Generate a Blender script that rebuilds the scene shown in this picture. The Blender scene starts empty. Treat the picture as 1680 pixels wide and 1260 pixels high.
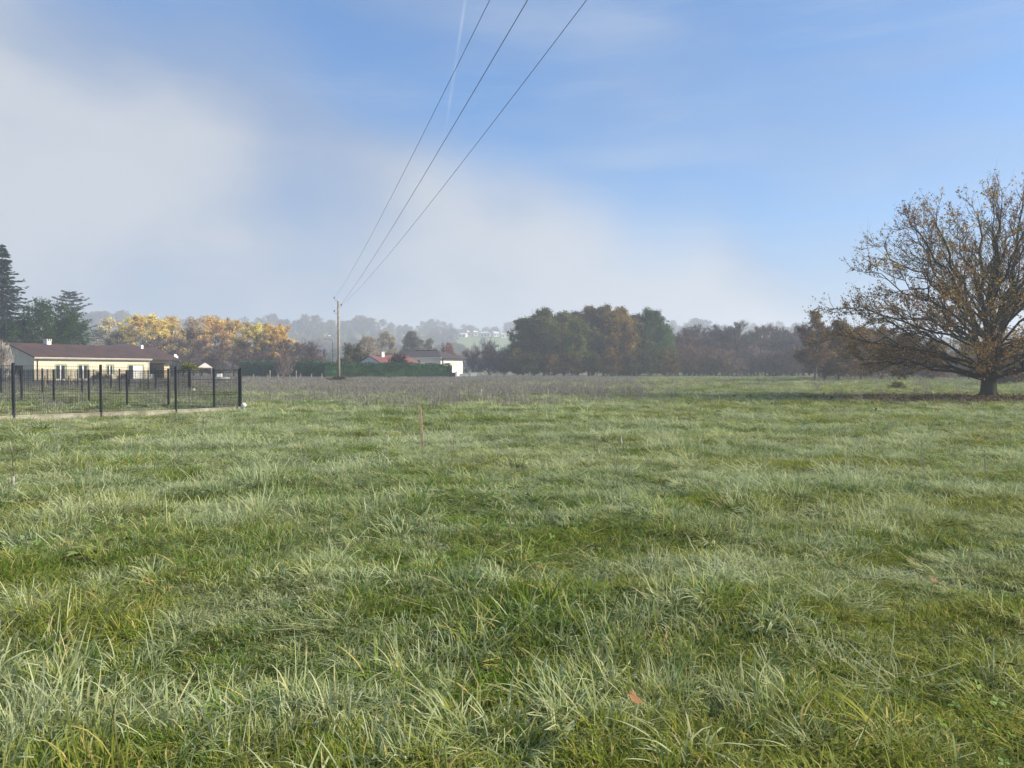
import bpy, math, random
import numpy as np
from mathutils import Vector, Matrix

R = math.radians
sc = bpy.context.scene
COL = sc.collection

# ------------------------------------------------------------------ camera
CAM_Z = 1.6
F = 1222.0                       # focal length in photo pixels (1680 wide)
cam = bpy.data.cameras.new('camera')
cam.sensor_width = 36.0
cam.lens = 36.0 * F / 1680.0
cam.clip_start = 0.05
cam.clip_end = 6000
camo = bpy.data.objects.new('camera', cam)
camo.location = (0, 0, CAM_Z)
camo.rotation_euler = (R(90) - math.atan(24.0 / F), 0, 0)
COL.objects.link(camo)
sc.camera = camo

# ------------------------------------------------------------------ sun
SKY_OFF = (7.7, 1.3, 5.1)
SKY_OFF2 = (5.9, 6.2, 8.8)
SUN_AZ, SUN_EL = R(-10), R(30)          # azimuth from +X towards +Y
sun = bpy.data.lights.new('sun', 'SUN')
sun.energy = 5.0
sun.angle = R(7)
sun.color = (1.0, 0.86, 0.66)
suno = bpy.data.objects.new('sun', sun)
COL.objects.link(suno)
sdir = Vector((math.cos(SUN_EL) * math.cos(SUN_AZ), math.cos(SUN_EL) * math.sin(SUN_AZ), math.sin(SUN_EL)))
suno.rotation_euler = sdir.to_track_quat('Z', 'Y').to_euler()
suno.location = (60, -10, 60)

# ------------------------------------------------------------------ node helpers
def nd(nt, typ, **kw):
    n = nt.nodes.new(typ)
    for k, v in kw.items():
        if k.startswith('i_'):
            n.inputs[k[2:].replace('_', ' ')].default_value = v
        else:
            setattr(n, k, v)
    return n
def lk(nt, a, b): nt.links.new(a, b)
def val(nt, x, sock):
    if isinstance(x, (int, float)): sock.default_value = x
    elif isinstance(x, tuple): sock.default_value = x if len(x) == len(sock.default_value) else (*x, 1.0)
    else: nt.links.new(x, sock)
def mth(nt, op, a, b=0.0, c=0.0, clamp=False):
    n = nt.nodes.new('ShaderNodeMath'); n.operation = op; n.use_clamp = clamp
    val(nt, a, n.inputs[0]); val(nt, b, n.inputs[1]); val(nt, c, n.inputs[2])
    return n.outputs[0]
def mixc(nt, f, a, b):
    n = nt.nodes.new('ShaderNodeMix'); n.data_type = 'RGBA'; n.clamp_factor = True
    val(nt, f, n.inputs[0]); val(nt, a, n.inputs[6]); val(nt, b, n.inputs[7])
    return n.outputs[2]
def sstep(nt, x, lo, hi, a=0.0, b=1.0):
    n = nt.nodes.new('ShaderNodeMapRange'); n.interpolation_type = 'SMOOTHSTEP'; n.clamp = True
    val(nt, x, n.inputs[0]); n.inputs[1].default_value = lo; n.inputs[2].default_value = hi
    n.inputs[3].default_value = a; n.inputs[4].default_value = b
    return n.outputs[0]
def noise(nt, vec, scale, detail=4.0, rough=0.55, out='Fac'):
    n = nt.nodes.new('ShaderNodeTexNoise')
    n.inputs['Scale'].default_value = scale; n.inputs['Detail'].default_value = detail
    n.inputs['Roughness'].default_value = rough
    if vec is not None: nt.links.new(vec, n.inputs['Vector'])
    return n.outputs[out]
def vmath(nt, op, a, b=None):
    n = nt.nodes.new('ShaderNodeVectorMath'); n.operation = op
    val(nt, a, n.inputs[0])
    if b is not None: val(nt, b, n.inputs[1])
    return n.outputs['Value'] if op in ('DOT_PRODUCT', 'LENGTH') else n.outputs[0]

# ------------------------------------------------------------------ world: clear morning sky with a lifting fog bank
world = bpy.data.worlds.new('World'); sc.world = world
world.use_nodes = True
nt = world.node_tree; nt.nodes.clear()
out = nd(nt, 'ShaderNodeOutputWorld'); bg = nd(nt, 'ShaderNodeBackground')
lk(nt, bg.outputs[0], out.inputs[0])
sky = nd(nt, 'ShaderNodeTexSky', sky_type='NISHITA', sun_disc=False)
sky.sun_elevation = SUN_EL
sky.sun_rotation = R(90) - SUN_AZ
sky.air_density = 1.0; sky.dust_density = 1.0; sky.ozone_density = 1.6
bg.inputs[1].default_value = 0.068
tc = nd(nt, 'ShaderNodeTexCoord').outputs['Generated']
sep = nd(nt, 'ShaderNodeSeparateXYZ'); lk(nt, tc, sep.inputs[0])
dx, dy, dz = sep.outputs
off = vmath(nt, 'ADD', tc, SKY_OFF)
nz1 = noise(nt, off, 1.9, 2.0, 0.45)
nz2 = noise(nt, vmath(nt, 'MULTIPLY', off, (1.0, 1.0, 1.5)), 3.4, 5.0, 0.50)
nz3 = noise(nt, vmath(nt, 'MULTIPLY', off, (1.0, 1.0, 4.0)), 3.1, 5.0, 0.5)
# fog bank: everything under a tilted great circle, ragged by noise
f = vmath(nt, 'DOT_PRODUCT', tc, (-0.36, 0.25, -0.88))
f = mth(nt, 'ADD', f, mth(nt, 'MULTIPLY', mth(nt, 'SUBTRACT', nz1, 0.5), 0.34))
f = mth(nt, 'ADD', f, mth(nt, 'MULTIPLY', mth(nt, 'SUBTRACT', nz2, 0.5), 0.14))
bank = sstep(nt, f, -0.055, 0.085)
low = sstep(nt, mth(nt, 'ADD', dz, mth(nt, 'MULTIPLY', mth(nt, 'SUBTRACT', nz3, 0.5), 0.20)), 0.20, 0.02)
off2 = vmath(nt, 'MULTIPLY', vmath(nt, 'ADD', tc, SKY_OFF2), (1.0, 1.0, 1.7))
lt = mth(nt, 'ADD', mth(nt, 'MULTIPLY', noise(nt, off2, 2.4, 1.5, 0.45), 0.72), mth(nt, 'MULTIPLY', noise(nt, off2, 5.0, 5.0, 0.52), 0.28))
lt = mth(nt, 'ADD', lt, mth(nt, 'MULTIPLY', dx, -0.10))
thick = mth(nt, 'MULTIPLY', bank, sstep(nt, lt, 0.34, 0.58, 0.62, 0.97))
mask = mth(nt, 'MAXIMUM', thick, mth(nt, 'MULTIPLY', low, 0.85))
veil = mth(nt, 'MULTIPLY', sstep(nt, nz3, 0.36, 0.72), 0.28)
mask = mth(nt, 'MAXIMUM', mask, veil)
# sunlit upper fog (warm white) against its own bluish-grey body
cl = mixc(nt, sstep(nt, lt, 0.38, 0.62), (2.45, 3.00, 4.05), (4.60, 4.85, 5.20))
skyc = vmath(nt, 'MULTIPLY', sky.outputs[0], (0.47, 0.77, 1.05))
skyc = vmath(nt, 'ADD', skyc, (0.18, 0.62, 1.40))
# thin cirrus streaks in the clear part
cir = noise(nt, vmath(nt, 'MULTIPLY', vmath(nt, 'ADD', off, (0.0, 0.0, 2.0)), (0.8, 0.8, 7.0)), 3.6, 6.0, 0.6)
cir = mth(nt, 'MULTIPLY', sstep(nt, cir, 0.48, 0.78), 0.26)
skyc = mixc(nt, cir, skyc, (3.6, 4.7, 6.1))
col = mixc(nt, mask, skyc, cl)
# condensation trail: a narrow streak along a great circle
pa = Vector(((765 - 840) / F, 1, 606 / F)).normalized(); pb = Vector(((728 - 840) / F, 1, (606 - 240) / F)).normalized()
gn_ = pa.cross(pb).normalized()
tr = mth(nt, 'ABSOLUTE', vmath(nt, 'DOT_PRODUCT', tc, tuple(gn_)))
tr = sstep(nt, tr, 0.0027, 0.0002)
tr = mth(nt, 'MULTIPLY', tr, sstep(nt, dz, 0.25, 0.40))
tr = mth(nt, 'MULTIPLY', tr, sstep(nt, dy, 0.15, 0.4))
tr = mth(nt, 'MULTIPLY', tr, sstep(nt, noise(nt, tc, 22.0, 3.0), 0.25, 0.7, 0.08, 0.30))
col = mixc(nt, tr, col, (6.2, 6.4, 6.8))
lk(nt, col, bg.inputs[0])

sc.view_settings.view_transform = 'Standard'
sc.view_settings.look = 'None'
sc.view_settings.exposure = 1.02
sc.view_settings.gamma = 1.0
sc.cycles.max_bounces = 5
sc.cycles.diffuse_bounces = 2
sc.cycles.glossy_bounces = 2
sc.cycles.transmission_bounces = 4
sc.cycles.transparent_max_bounces = 8
sc.cycles.volume_bounces = 1
sc.cycles.use_denoising = True

# ------------------------------------------------------------------ generic helpers
def vn(x, y, s=0):
    """smooth value noise in 0..1"""
    x = np.asarray(x, float); y = np.asarray(y, float)
    xi = np.floor(x).astype(np.int64); yi = np.floor(y).astype(np.int64)
    fx = x - xi; fy = y - yi
    fx = fx * fx * (3 - 2 * fx); fy = fy * fy * (3 - 2 * fy)
    def h(a, b):
        n = (a * 374761393 + b * 668265263 + s * 974711) & 0x7fffffff
        n = ((n ^ (n >> 13)) * 1274126177) & 0x7fffffff
        n = n ^ (n >> 16)
        return (n & 0xffff) / 65535.0
    return (h(xi, yi) * (1 - fx) + h(xi + 1, yi) * fx) * (1 - fy) + (h(xi, yi + 1) * (1 - fx) + h(xi + 1, yi + 1) * fx) * fy
def fbm(x, y, s=0, o=4, g=0.55):
    t, w, f = 0.0, 0.0, 1.0
    for k in range(o):
        t = t + f * vn(x * 2.03 ** k + 17.3 * k, y * 2.03 ** k + 5.1 * k, s + k); w += f; f *= g
    return t / w
def ss(x, a, b):
    t = np.clip((np.asarray(x, float) - a) / (b - a), 0, 1)
    return t * t * (3 - 2 * t)
def terrain(x, y):
    x = np.asarray(x, float); y = np.asarray(y, float)
    r = np.hypot(x, y)
    z = 0.08 * ss(y, 36, 82) * ss(x + 0.30 * y, -6, 8)
    z = z + 0.05 * (vn(x / 9, y / 9, 3) - 0.5) * 2 * ss(r, 4, 14) * (1 - ss(r, 150, 250))
    z = z + (0.13 * (vn(x / 1.5, y / 1.3, 5) - 0.5) + 0.05 * (vn(x / 0.5, y / 0.5, 6) - 0.5)) * (1 - ss(r, 30, 60))
    az = x / np.maximum(y, 1.0)
    hp = 30 + 6 * (vn(az * 6, az * 0 + 2.5, 9) - 0.5) - 12 * ss(az, 0.25, 0.6)
    fr = ss(y, 300, 740)
    z = z + hp * 1.22 * fr * ss(r, 400, 780) + 2.5 * (vn(x / 60, y / 60, 8) - 0.5) * ss(r, 330, 500)
    return z
def tz(x, y): return float(terrain(x, y))
def atp(px, Y):
    """world X of photo column px at depth Y"""
    return (px - 840.0) / F * Y
def zpx(py, Y):
    return CAM_Z - (py - 606.0) / F * Y

def mesh_np(name, V, Fc, attrs=None, smooth=False):
    """V (N,3); Fc list of index arrays (M,k)"""
    me = bpy.data.meshes.new(name)
    V = np.asarray(V, np.float32)
    if not isinstance(Fc, list): Fc = [Fc]
    Fc = [np.asarray(f, np.int32) for f in Fc if len(f)]
    me.vertices.add(len(V)); me.vertices.foreach_set('co', V.ravel())
    loops = np.concatenate([f.ravel() for f in Fc])
    tot = np.concatenate([np.full(len(f), f.shape[1], np.int32) for f in Fc])
    start = np.concatenate([[0], np.cumsum(tot)[:-1]]).astype(np.int32)
    me.loops.add(len(loops)); me.loops.foreach_set('vertex_index', loops)
    me.polygons.add(len(tot)); me.polygons.foreach_set('loop_start', start)
    try: me.polygons.foreach_set('loop_total', tot)
    except Exception: pass
    if smooth: me.polygons.foreach_set('use_smooth', np.ones(len(tot), bool))
    if attrs:
        for k, a in attrs.items():
            at = me.attributes.new(k, 'FLOAT', 'POINT'); at.data.foreach_set('value', np.asarray(a, np.float32))
    me.update(calc_edges=True); me.validate()
    return me

class MB:
    """collects boxes, tubes and polygons of ONE part"""
    def __init__(s): s.v = []; s.f = []
    def poly(s, pts):
        b = len(s.v); s.v += [tuple(p) for p in pts]; s.f.append(tuple(range(b, b + len(pts)))); return s
    def box(s, x0, x1, y0, y1, z0, z1):
        b = len(s.v)
        s.v += [(x0,y0,z0),(x1,y0,z0),(x1,y1,z0),(x0,y1,z0),(x0,y0,z1),(x1,y0,z1),(x1,y1,z1),(x0,y1,z1)]
        s.f += [(b,b+3,b+2,b+1),(b+4,b+5,b+6,b+7),(b,b+1,b+5,b+4),(b+1,b+2,b+6,b+5),(b+2,b+3,b+7,b+6),(b+3,b,b+4,b+7)]
        return s
    def prism(s, prof, x0, x1):
        """profile in (y,z) extruded along x"""
        n = len(prof); b = len(s.v)
        s.v += [(x0, y, z) for y, z in prof] + [(x1, y, z) for y, z in prof]
        s.f.append(tuple(range(b, b + n))); s.f.append(tuple(range(b + 2 * n - 1, b + n - 1, -1)))
        for i in range(n):
            j = (i + 1) % n; s.f.append((b + i, b + n + i, b + n + j, b + j))
        return s
    def tube(s, pts, rad, k=6, cap=True):
        pts = [Vector(p) for p in pts]
        if not hasattr(rad, '__len__'): rad = [rad] * len(pts)
        b = len(s.v)
        for i, p in enumerate(pts):
            t = (pts[min(i + 1, len(pts) - 1)] - pts[max(i - 1, 0)]).normalized()
            ref = Vector((0, 0, 1)) if abs(t.z) < 0.9 else Vector((1, 0, 0))
            u = t.cross(ref).normalized(); w = t.cross(u)
            for j in range(k):
                a = 2 * math.pi * j / k
                s.v.append(tuple(p + (u * math.cos(a) + w * math.sin(a)) * rad[i]))
        for i in range(len(pts) - 1):
            for j in range(k):
                j2 = (j + 1) % k
                s.f.append((b + i*k + j, b + i*k + j2, b + (i+1)*k + j2, b + (i+1)*k + j))
        if cap:
            s.f.append(tuple(b + j for j in range(k))[::-1]); s.f.append(tuple(b + (len(pts)-1)*k + j for j in range(k)))
        return s
    def mesh(s, name, smooth=False):
        me = bpy.data.meshes.new(name); me.from_pydata(s.v, [], s.f); me.update()
        import bmesh
        bm = bmesh.new(); bm.from_mesh(me); bmesh.ops.recalc_face_normals(bm, faces=bm.faces); bm.to_mesh(me); bm.free()
        if smooth: me.polygons.foreach_set('use_smooth', [True] * len(me.polygons))
        return me

def link(name, data, mat=None, parent=None, smooth=False):
    if isinstance(data, MB): data = data.mesh(name, smooth)
    if mat is not None:
        if len(data.materials) == 0: data.materials.append(mat)
    o = bpy.data.objects.new(name, data); COL.objects.link(o)
    if parent is not None: o.parent = parent
    return o
def empty(name, loc=(0, 0, 0), rz=0.0, scale=None):
    o = bpy.data.objects.new(name, None); COL.objects.link(o)
    o.location = loc; o.rotation_euler = (0, 0, rz); o.empty_display_size = 0.3
    if scale: o.scale = scale
    return o
def tag(o, label=None, cat=None, group=None, kind=None):
    if label: o['label'] = label
    if cat: o['category'] = cat
    if group: o['group'] = group
    if kind: o['kind'] = kind
    return o

# ------------------------------------------------------------------ materials
def newmat(name):
    m = bpy.data.materials.new(name); m.use_nodes = True
    nt = m.node_tree; nt.nodes.clear()
    o = nd(nt, 'ShaderNodeOutputMaterial')
    return m, nt, o
def simple(name, c, rough=0.7, var=0.15, scale=3.0, bump=0.0, metallic=0.0, c2=None, spec=0.4, bscale=None):
    m, nt, o = newmat(name)
    p = nd(nt, 'ShaderNodeBsdfPrincipled'); lk(nt, p.outputs[0], o.inputs[0])
    p.inputs['Roughness'].default_value = rough; p.inputs['Metallic'].default_value = metallic
    p.inputs['Specular IOR Level'].default_value = spec
    co = nd(nt, 'ShaderNodeTexCoord').outputs['Object']
    n1 = noise(nt, co, scale, 6.0, 0.6)
    if c2 is None: c2 = tuple(x * (1 - 2 * var) for x in c)
    lk(nt, mixc(nt, sstep(nt, n1, 0.3, 0.7), c2, c), p.inputs['Base Color'])
    if bump:
        b = nd(nt, 'ShaderNodeBump'); b.inputs['Strength'].default_value = bump; b.inputs['Distance'].default_value = 0.02
        lk(nt, noise(nt, co, bscale or scale * 6, 5.0, 0.6), b.inputs['Height']); lk(nt, b.outputs[0], p.inputs['Normal'])
    return m

def leafmat(name, trans=0.35, use_obj=True, c=(0.1, 0.12, 0.03), c2=None, vscale=0.35, spread=0.35):
    """leaves: per-object colour with per-leaf and clump variation"""
    m, nt, o = newmat(name)
    if use_obj: base = nd(nt, 'ShaderNodeObjectInfo').outputs['Color']
    else:
        rgb = nd(nt, 'ShaderNodeRGB'); rgb.outputs[0].default_value = (*c, 1); base = rgb.outputs[0]
    at = nd(nt, 'ShaderNodeAttribute', attribute_name='rnd').outputs['Fac']
    pos = nd(nt, 'ShaderNodeNewGeometry').outputs['Position']
    cln = noise(nt, pos, vscale, 3.0, 0.55)
    hsv = nd(nt, 'ShaderNodeHueSaturation'); lk(nt, base, hsv.inputs['Color'])
    lk(nt, mth(nt, 'ADD', 0.5, mth(nt, 'MULTIPLY', mth(nt, 'SUBTRACT', cln, 0.5), 0.16)), hsv.inputs['Hue'])
    v = mth(nt, 'ADD', 1.0 - spread, mth(nt, 'MULTIPLY', at, 2 * spread))
    v = mth(nt, 'MULTIPLY', v, sstep(nt, cln, 0.3, 0.7, 0.72, 1.3))
    lk(nt, v, hsv.inputs['Value'])
    colr = hsv.outputs[0]
    d = nd(nt, 'ShaderNodeBsdfDiffuse'); t = nd(nt, 'ShaderNodeBsdfTranslucent')
    lk(nt, colr, d.inputs[0]); lk(nt, colr, t.inputs[0])
    mx = nd(nt, 'ShaderNodeMixShader'); mx.inputs[0].default_value = trans
    lk(nt, d.outputs[0], mx.inputs[1]); lk(nt, t.outputs[0], mx.inputs[2]); lk(nt, mx.outputs[0], o.inputs[0])
    return m

M = {}
M['leaf'] = leafmat('tree_leaves')
M['needle'] = leafmat('conifer_needles', trans=0.12, vscale=0.6, spread=0.3)
M['twig'] = leafmat('bare_twigs', trans=0.0, vscale=0.5, spread=0.3)
M['oakleaf'] = leafmat('oak_leaves', trans=0.4, vscale=0.45, spread=0.55)
M['bark'] = simple('bark', (0.10, 0.085, 0.065), 0.95, 0.25, 4.0, 0.6)
M['oakbark'] = simple('oak_bark_mossy', (0.036, 0.031, 0.024), 0.95, 0.2, 1.8, 0.9, c2=(0.048, 0.052, 0.026), bscale=14)
M['palebark'] = simple('pale_bark', (0.30, 0.27, 0.23), 0.9, 0.2, 6.0)
M['pole'] = simple('pole_wood', (0.28, 0.25, 0.20), 0.85, 0.2, 2.0, 0.3)
M['stakewood'] = simple('stake_wood', (0.42, 0.32, 0.20), 0.8, 0.22, 9.0, 0.4)
M['metal'] = simple('galvanised', (0.28, 0.29, 0.30), 0.45, 0.1, 8.0, metallic=0.7)
M['black'] = simple('black_plastic', (0.02, 0.02, 0.022), 0.4, 0.1, 8.0)
M['wire'] = simple('line_wire', (0.045, 0.045, 0.05), 0.5, 0.1, 2.0)
M['anthracite'] = simple('anthracite_steel', (0.022, 0.027, 0.034), 0.45, 0.12, 5.0)
M['concrete'] = simple('concrete', (0.36, 0.34, 0.29), 0.9, 0.16, 1.6, 0.4, c2=(0.15, 0.15, 0.11))
M['yellow_wall'] = simple('yellow_render', (0.57, 0.515, 0.39), 0.9, 0.05, 1.2, 0.15, bscale=30)
M['orange_wall'] = simple('ochre_render', (0.58, 0.45, 0.29), 0.9, 0.05, 1.2, 0.15, bscale=30)
M['white_wall'] = simple('white_render', (0.66, 0.65, 0.63), 0.9, 0.05, 0.8, 0.1, bscale=30)
M['white'] = simple('white_paint', (0.78, 0.78, 0.76), 0.45, 0.04, 5.0)
M['green_trim'] = simple('green_trim', (0.30, 0.36, 0.22), 0.7, 0.1, 4.0)
M['dark_in'] = simple('dark_interior', (0.025, 0.025, 0.028), 0.9, 0.3, 3.0)
M['tarp'] = simple('pale_grey_hull', (0.42, 0.46, 0.50), 0.5, 0.12, 3.0)
M['canvas'] = simple('beige_canvas', (0.55, 0.52, 0.47), 0.8, 0.08, 2.0)
def glassmat():
    m, nt, o = newmat('window_glass')
    p = nd(nt, 'ShaderNodeBsdfPrincipled'); lk(nt, p.outputs[0], o.inputs[0])
    p.inputs['Base Color'].default_value = (0.03, 0.035, 0.04, 1); p.inputs['Roughness'].default_value = 0.06
    return m
M['glass'] = glassmat()
def tilemat(name, a, b, spacing=0.22):
    m, nt, o = newmat(name)
    p = nd(nt, 'ShaderNodeBsdfPrincipled'); lk(nt, p.outputs[0], o.inputs[0])
    p.inputs['Roughness'].default_value = 0.85
    co = nd(nt, 'ShaderNodeTexCoord').outputs['Object']
    n1 = noise(nt, co, 0.7, 6.0, 0.65); n2 = noise(nt, co, 5.0, 3.0, 0.6)
    c = mixc(nt, sstep(nt, n1, 0.32, 0.68), a, b)
    c = mixc(nt, sstep(nt, n2, 0.5, 0.8, 0, 0.5), c, tuple(x * 1.6 for x in b))
    lk(nt, c, p.inputs['Base Color'])
    w = nd(nt, 'ShaderNodeTexWave', wave_type='BANDS', bands_direction='X'); w.inputs['Scale'].default_value = 0.314 / spacing
    w.inputs['Distortion'].default_value = 0.3; lk(nt, co, w.inputs['Vector'])
    bp = nd(nt, 'ShaderNodeBump'); bp.inputs['Strength'].default_value = 0.9; bp.inputs['Distance'].default_value = 0.05
    lk(nt, w.outputs['Fac'], bp.inputs['Height']); lk(nt, bp.outputs[0], p.inputs['Normal'])
    return m
M['tile_brown'] = tilemat('brown_tiles', (0.028, 0.018, 0.018), (0.068, 0.032, 0.026))
M['tile_dark'] = tilemat('dark_tiles', (0.032, 0.024, 0.028), (0.055, 0.040, 0.042))
M['tile_red'] = tilemat('red_tiles', (0.15, 0.058, 0.050), (0.20, 0.080, 0.066))

OAK = (atp(1622, 39.0), 39.0)

def field_masks(nt):
    """colour zones of the meadow, in world coordinates: frost, yellowing, dried weeds, leaf litter"""
    pos = nd(nt, 'ShaderNodeNewGeometry').outputs['Position']
    s = nd(nt, 'ShaderNodeSeparateXYZ'); lk(nt, pos, s.inputs[0])
    x, y = s.outputs[0], s.outputs[1]
    flat = nd(nt, 'ShaderNodeCombineXYZ'); lk(nt, x, flat.inputs[0]); lk(nt, y, flat.inputs[1])
    fl = flat.outputs[0]
    big = noise(nt, vmath(nt, 'MULTIPLY', fl, (0.5, 1.0, 1.0)), 0.16, 4.0, 0.55)
    mid = noise(nt, fl, 0.75, 4.0, 0.6)
    fine = noise(nt, fl, 2.6, 3.0, 0.6)
    frost = mth(nt, 'ADD', mth(nt, 'MULTIPLY', big, 0.5), mth(nt, 'MULTIPLY', mid, 0.5))
    frost = mth(nt, 'ADD', frost, mth(nt, 'MULTIPLY', mth(nt, 'SUBTRACT', fine, 0.5), 0.35))
    # frostier towards the open west side and in the middle distance
    frost = mth(nt, 'ADD', frost, sstep(nt, x, 5.0, -6.0, -0.02, 0.06))
    frost = mth(nt, 'ADD', frost, sstep(nt, y, 3.5, 11.0, -0.06, 0.05))
    frost = sstep(nt, frost, 0.40, 0.66)
    yel = sstep(nt, mth(nt, 'ADD', noise(nt, vmath(nt, 'MULTIPLY', fl, (0.4, 1.0, 1.0)), 0.30, 3.0), sstep(nt, x, -4.0, 10.0, -0.08, 0.08)), 0.47, 0.66)
    ws = mth(nt, 'ADD', y, mth(nt, 'MULTIPLY', mth(nt, 'SUBTRACT', big, 0.5), 30.0))
    ws = mth(nt, 'ADD', ws, mth(nt, 'MULTIPLY', mth(nt, 'SUBTRACT', mid, 0.5), 12.0))
    xr = mth(nt, 'SUBTRACT', x, mth(nt, 'MULTIPLY', y, 0.13))
    weed = mth(nt, 'MULTIPLY', sstep(nt, ws, 28.0, 52.0), sstep(nt, xr, 10.0, -6.0, 0.30, 1.0))
    weed = mth(nt, 'MULTIPLY', weed, sstep(nt, y, 190.0, 240.0, 1.0, 0.0))
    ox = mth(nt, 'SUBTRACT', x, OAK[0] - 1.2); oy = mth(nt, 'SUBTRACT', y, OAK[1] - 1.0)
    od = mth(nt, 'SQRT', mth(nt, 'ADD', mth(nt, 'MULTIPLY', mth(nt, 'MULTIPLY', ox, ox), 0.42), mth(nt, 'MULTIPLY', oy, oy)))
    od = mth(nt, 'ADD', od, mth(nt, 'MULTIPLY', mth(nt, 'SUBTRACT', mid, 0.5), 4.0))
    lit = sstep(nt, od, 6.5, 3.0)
    return fl, x, y, big, mid, fine, frost, yel, weed, lit

def groundmat():
    m, nt, o = newmat('meadow_soil')
    p = nd(nt, 'ShaderNodeBsdfPrincipled'); lk(nt, p.outputs[0], o.inputs[0])
    p.inputs['Roughness'].default_value = 0.95; p.inputs['Specular IOR Level'].default_value = 0.1
    fl, x, y, big, mid, fine, frost, yel, weed, lit = field_masks(nt)
    c = mixc(nt, sstep(nt, fine, 0.3, 0.7), (0.060, 0.075, 0.022), (0.10, 0.12, 0.045))
    c = mixc(nt, mth(nt, 'MULTIPLY', frost, 0.5), c, (0.20, 0.23, 0.17))
    c = mixc(nt, mth(nt, 'MULTIPLY', weed, 0.85), c, (0.12, 0.11, 0.09))
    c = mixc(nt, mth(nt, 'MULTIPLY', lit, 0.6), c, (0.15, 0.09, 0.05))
    # bare soil inside the fenced lot
    ax = mth(nt, 'MULTIPLY', mth(nt, 'ADD', x, 18.3), 0.24); ay = mth(nt, 'MULTIPLY', mth(nt, 'SUBTRACT', y, 27.2), 0.48)
    sd = mth(nt, 'ADD', mth(nt, 'SQRT', mth(nt, 'ADD', mth(nt, 'MULTIPLY', ax, ax), mth(nt, 'MULTIPLY', ay, ay))), mth(nt, 'MULTIPLY', mth(nt, 'SUBTRACT', mid, 0.5), 0.8))
    c = mixc(nt, sstep(nt, sd, 1.15, 0.75), c, (0.145, 0.085, 0.06))
    far = sstep(nt, y, 250.0, 330.0)
    c = mixc(nt, far, c, mixc(nt, big, (0.11, 0.16, 0.045), (0.20, 0.24, 0.08)))
    lk(nt, c, p.inputs['Base Color'])
    b = nd(nt, 'ShaderNodeBump'); b.inputs['Strength'].default_value = 0.6; b.inputs['Distance'].default_value = 0.08
    lk(nt, noise(nt, fl, 6.0, 5.0, 0.65), b.inputs['Height']); lk(nt, b.outputs[0], p.inputs['Normal'])
    return m
M['ground'] = groundmat()

def grassmat(name, dry=False):
    m, nt, o = newmat(name)
    ia = lambda k: nd(nt, 'ShaderNodeAttribute', attribute_name=k, attribute_type='INSTANCER').outputs['Fac']
    rnd = nd(nt, 'ShaderNodeAttribute', attribute_name='rnd').outputs['Fac']
    tt = nd(nt, 'ShaderNodeAttribute', attribute_name='tt').outputs['Fac']
    ir = nd(nt, 'ShaderNodeObjectInfo').outputs['Random']
    if not dry:
        frost, yel, weed, lit = ia('frost'), ia('yel'), ia('weed'), ia('lit')
        g = mixc(nt, rnd, (0.066, 0.136, 0.017), (0.192, 0.280, 0.045))
        g = mixc(nt, mth(nt, 'MULTIPLY', yel, 0.6), g, (0.290, 0.300, 0.055))
        g = mixc(nt, sstep(nt, ir, 0.82, 0.97, 0.0, 0.5), g, (0.33, 0.31, 0.10))
        straw = sstep(nt, rnd, 0.90, 0.93)
        g = mixc(nt, mth(nt, 'MULTIPLY', straw, 0.85), g, (0.52, 0.40, 0.17))
        fr = mth(nt, 'MULTIPLY', frost, sstep(nt, tt, 0.0, 0.75, 0.35, 0.85))
        g = mixc(nt, fr, g, (0.56, 0.625, 0.42))
        g = mixc(nt, mth(nt, 'MULTIPLY', weed, 0.55), g, (0.222, 0.215, 0.195))
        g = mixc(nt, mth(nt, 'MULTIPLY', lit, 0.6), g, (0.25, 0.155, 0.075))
    else:
        g = mixc(nt, rnd, (0.125, 0.115, 0.108), (0.28, 0.268, 0.250))
        g = mixc(nt, sstep(nt, ir, 0.3, 1.0, 0.0, 0.5), g, (0.25, 0.24, 0.23))
        dark = nd(nt, 'ShaderNodeAttribute', attribute_name='head').outputs['Fac']
        g = mixc(nt, dark, g, (0.035, 0.025, 0.022))
    d = nd(nt, 'ShaderNodeBsdfDiffuse'); t = nd(nt, 'ShaderNodeBsdfTranslucent')
    lk(nt, g, d.inputs[0]); lk(nt, g, t.inputs[0])
    mx = nd(nt, 'ShaderNodeMixShader'); mx.inputs[0].default_value = 0.15 if dry else 0.40
    lk(nt, d.outputs[0], mx.inputs[1]); lk(nt, t.outputs[0], mx.inputs[2]); lk(nt, mx.outputs[0], o.inputs[0])
    return m
M['grass'] = grassmat('meadow_grass')
M['dry'] = grassmat('dry_stalks', True)

# ------------------------------------------------------------------ ground: one polar sheet, meadow in front and the hills behind
def build_ground():
    rr = np.concatenate([np.arange(0.4, 14, 0.22), 14 * np.exp(np.linspace(0, math.log(1150 / 14.0), 120))])
    na = 540
    # finer angles ahead of the viewer
    a = np.linspace(0, 1, na, endpoint=False)
    ang = 2 * math.pi * a + 0.75 * np.sin(2 * math.pi * a - math.pi) * -1
    ang = ang - math.pi / 2 - 0.0
    X = rr[:, None] * np.cos(ang)[None]; Y = rr[:, None] * np.sin(ang)[None]
    Z = terrain(X, Y)
    V = np.stack([X, Y, Z], -1).reshape(-1, 3)
    V = np.vstack([V, [[0, 0, tz(0, 0)]]])
    n = len(rr)
    i = np.arange(n - 1)[:, None] * na; j = np.arange(na)[None]; j2 = (j + 1) % na
    q = np.stack([i + j, i + na + j, i + na + j2, i + j2], -1).reshape(-1, 4)
    jj = np.arange(na)
    tri = np.stack([np.full(na, n * na), jj, (jj + 1) % na], -1)
    me = mesh_np('ground', V, [q, tri], smooth=True)
    o = link('ground', me, M['ground']); o['kind'] = 'structure'
build_ground()

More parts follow.
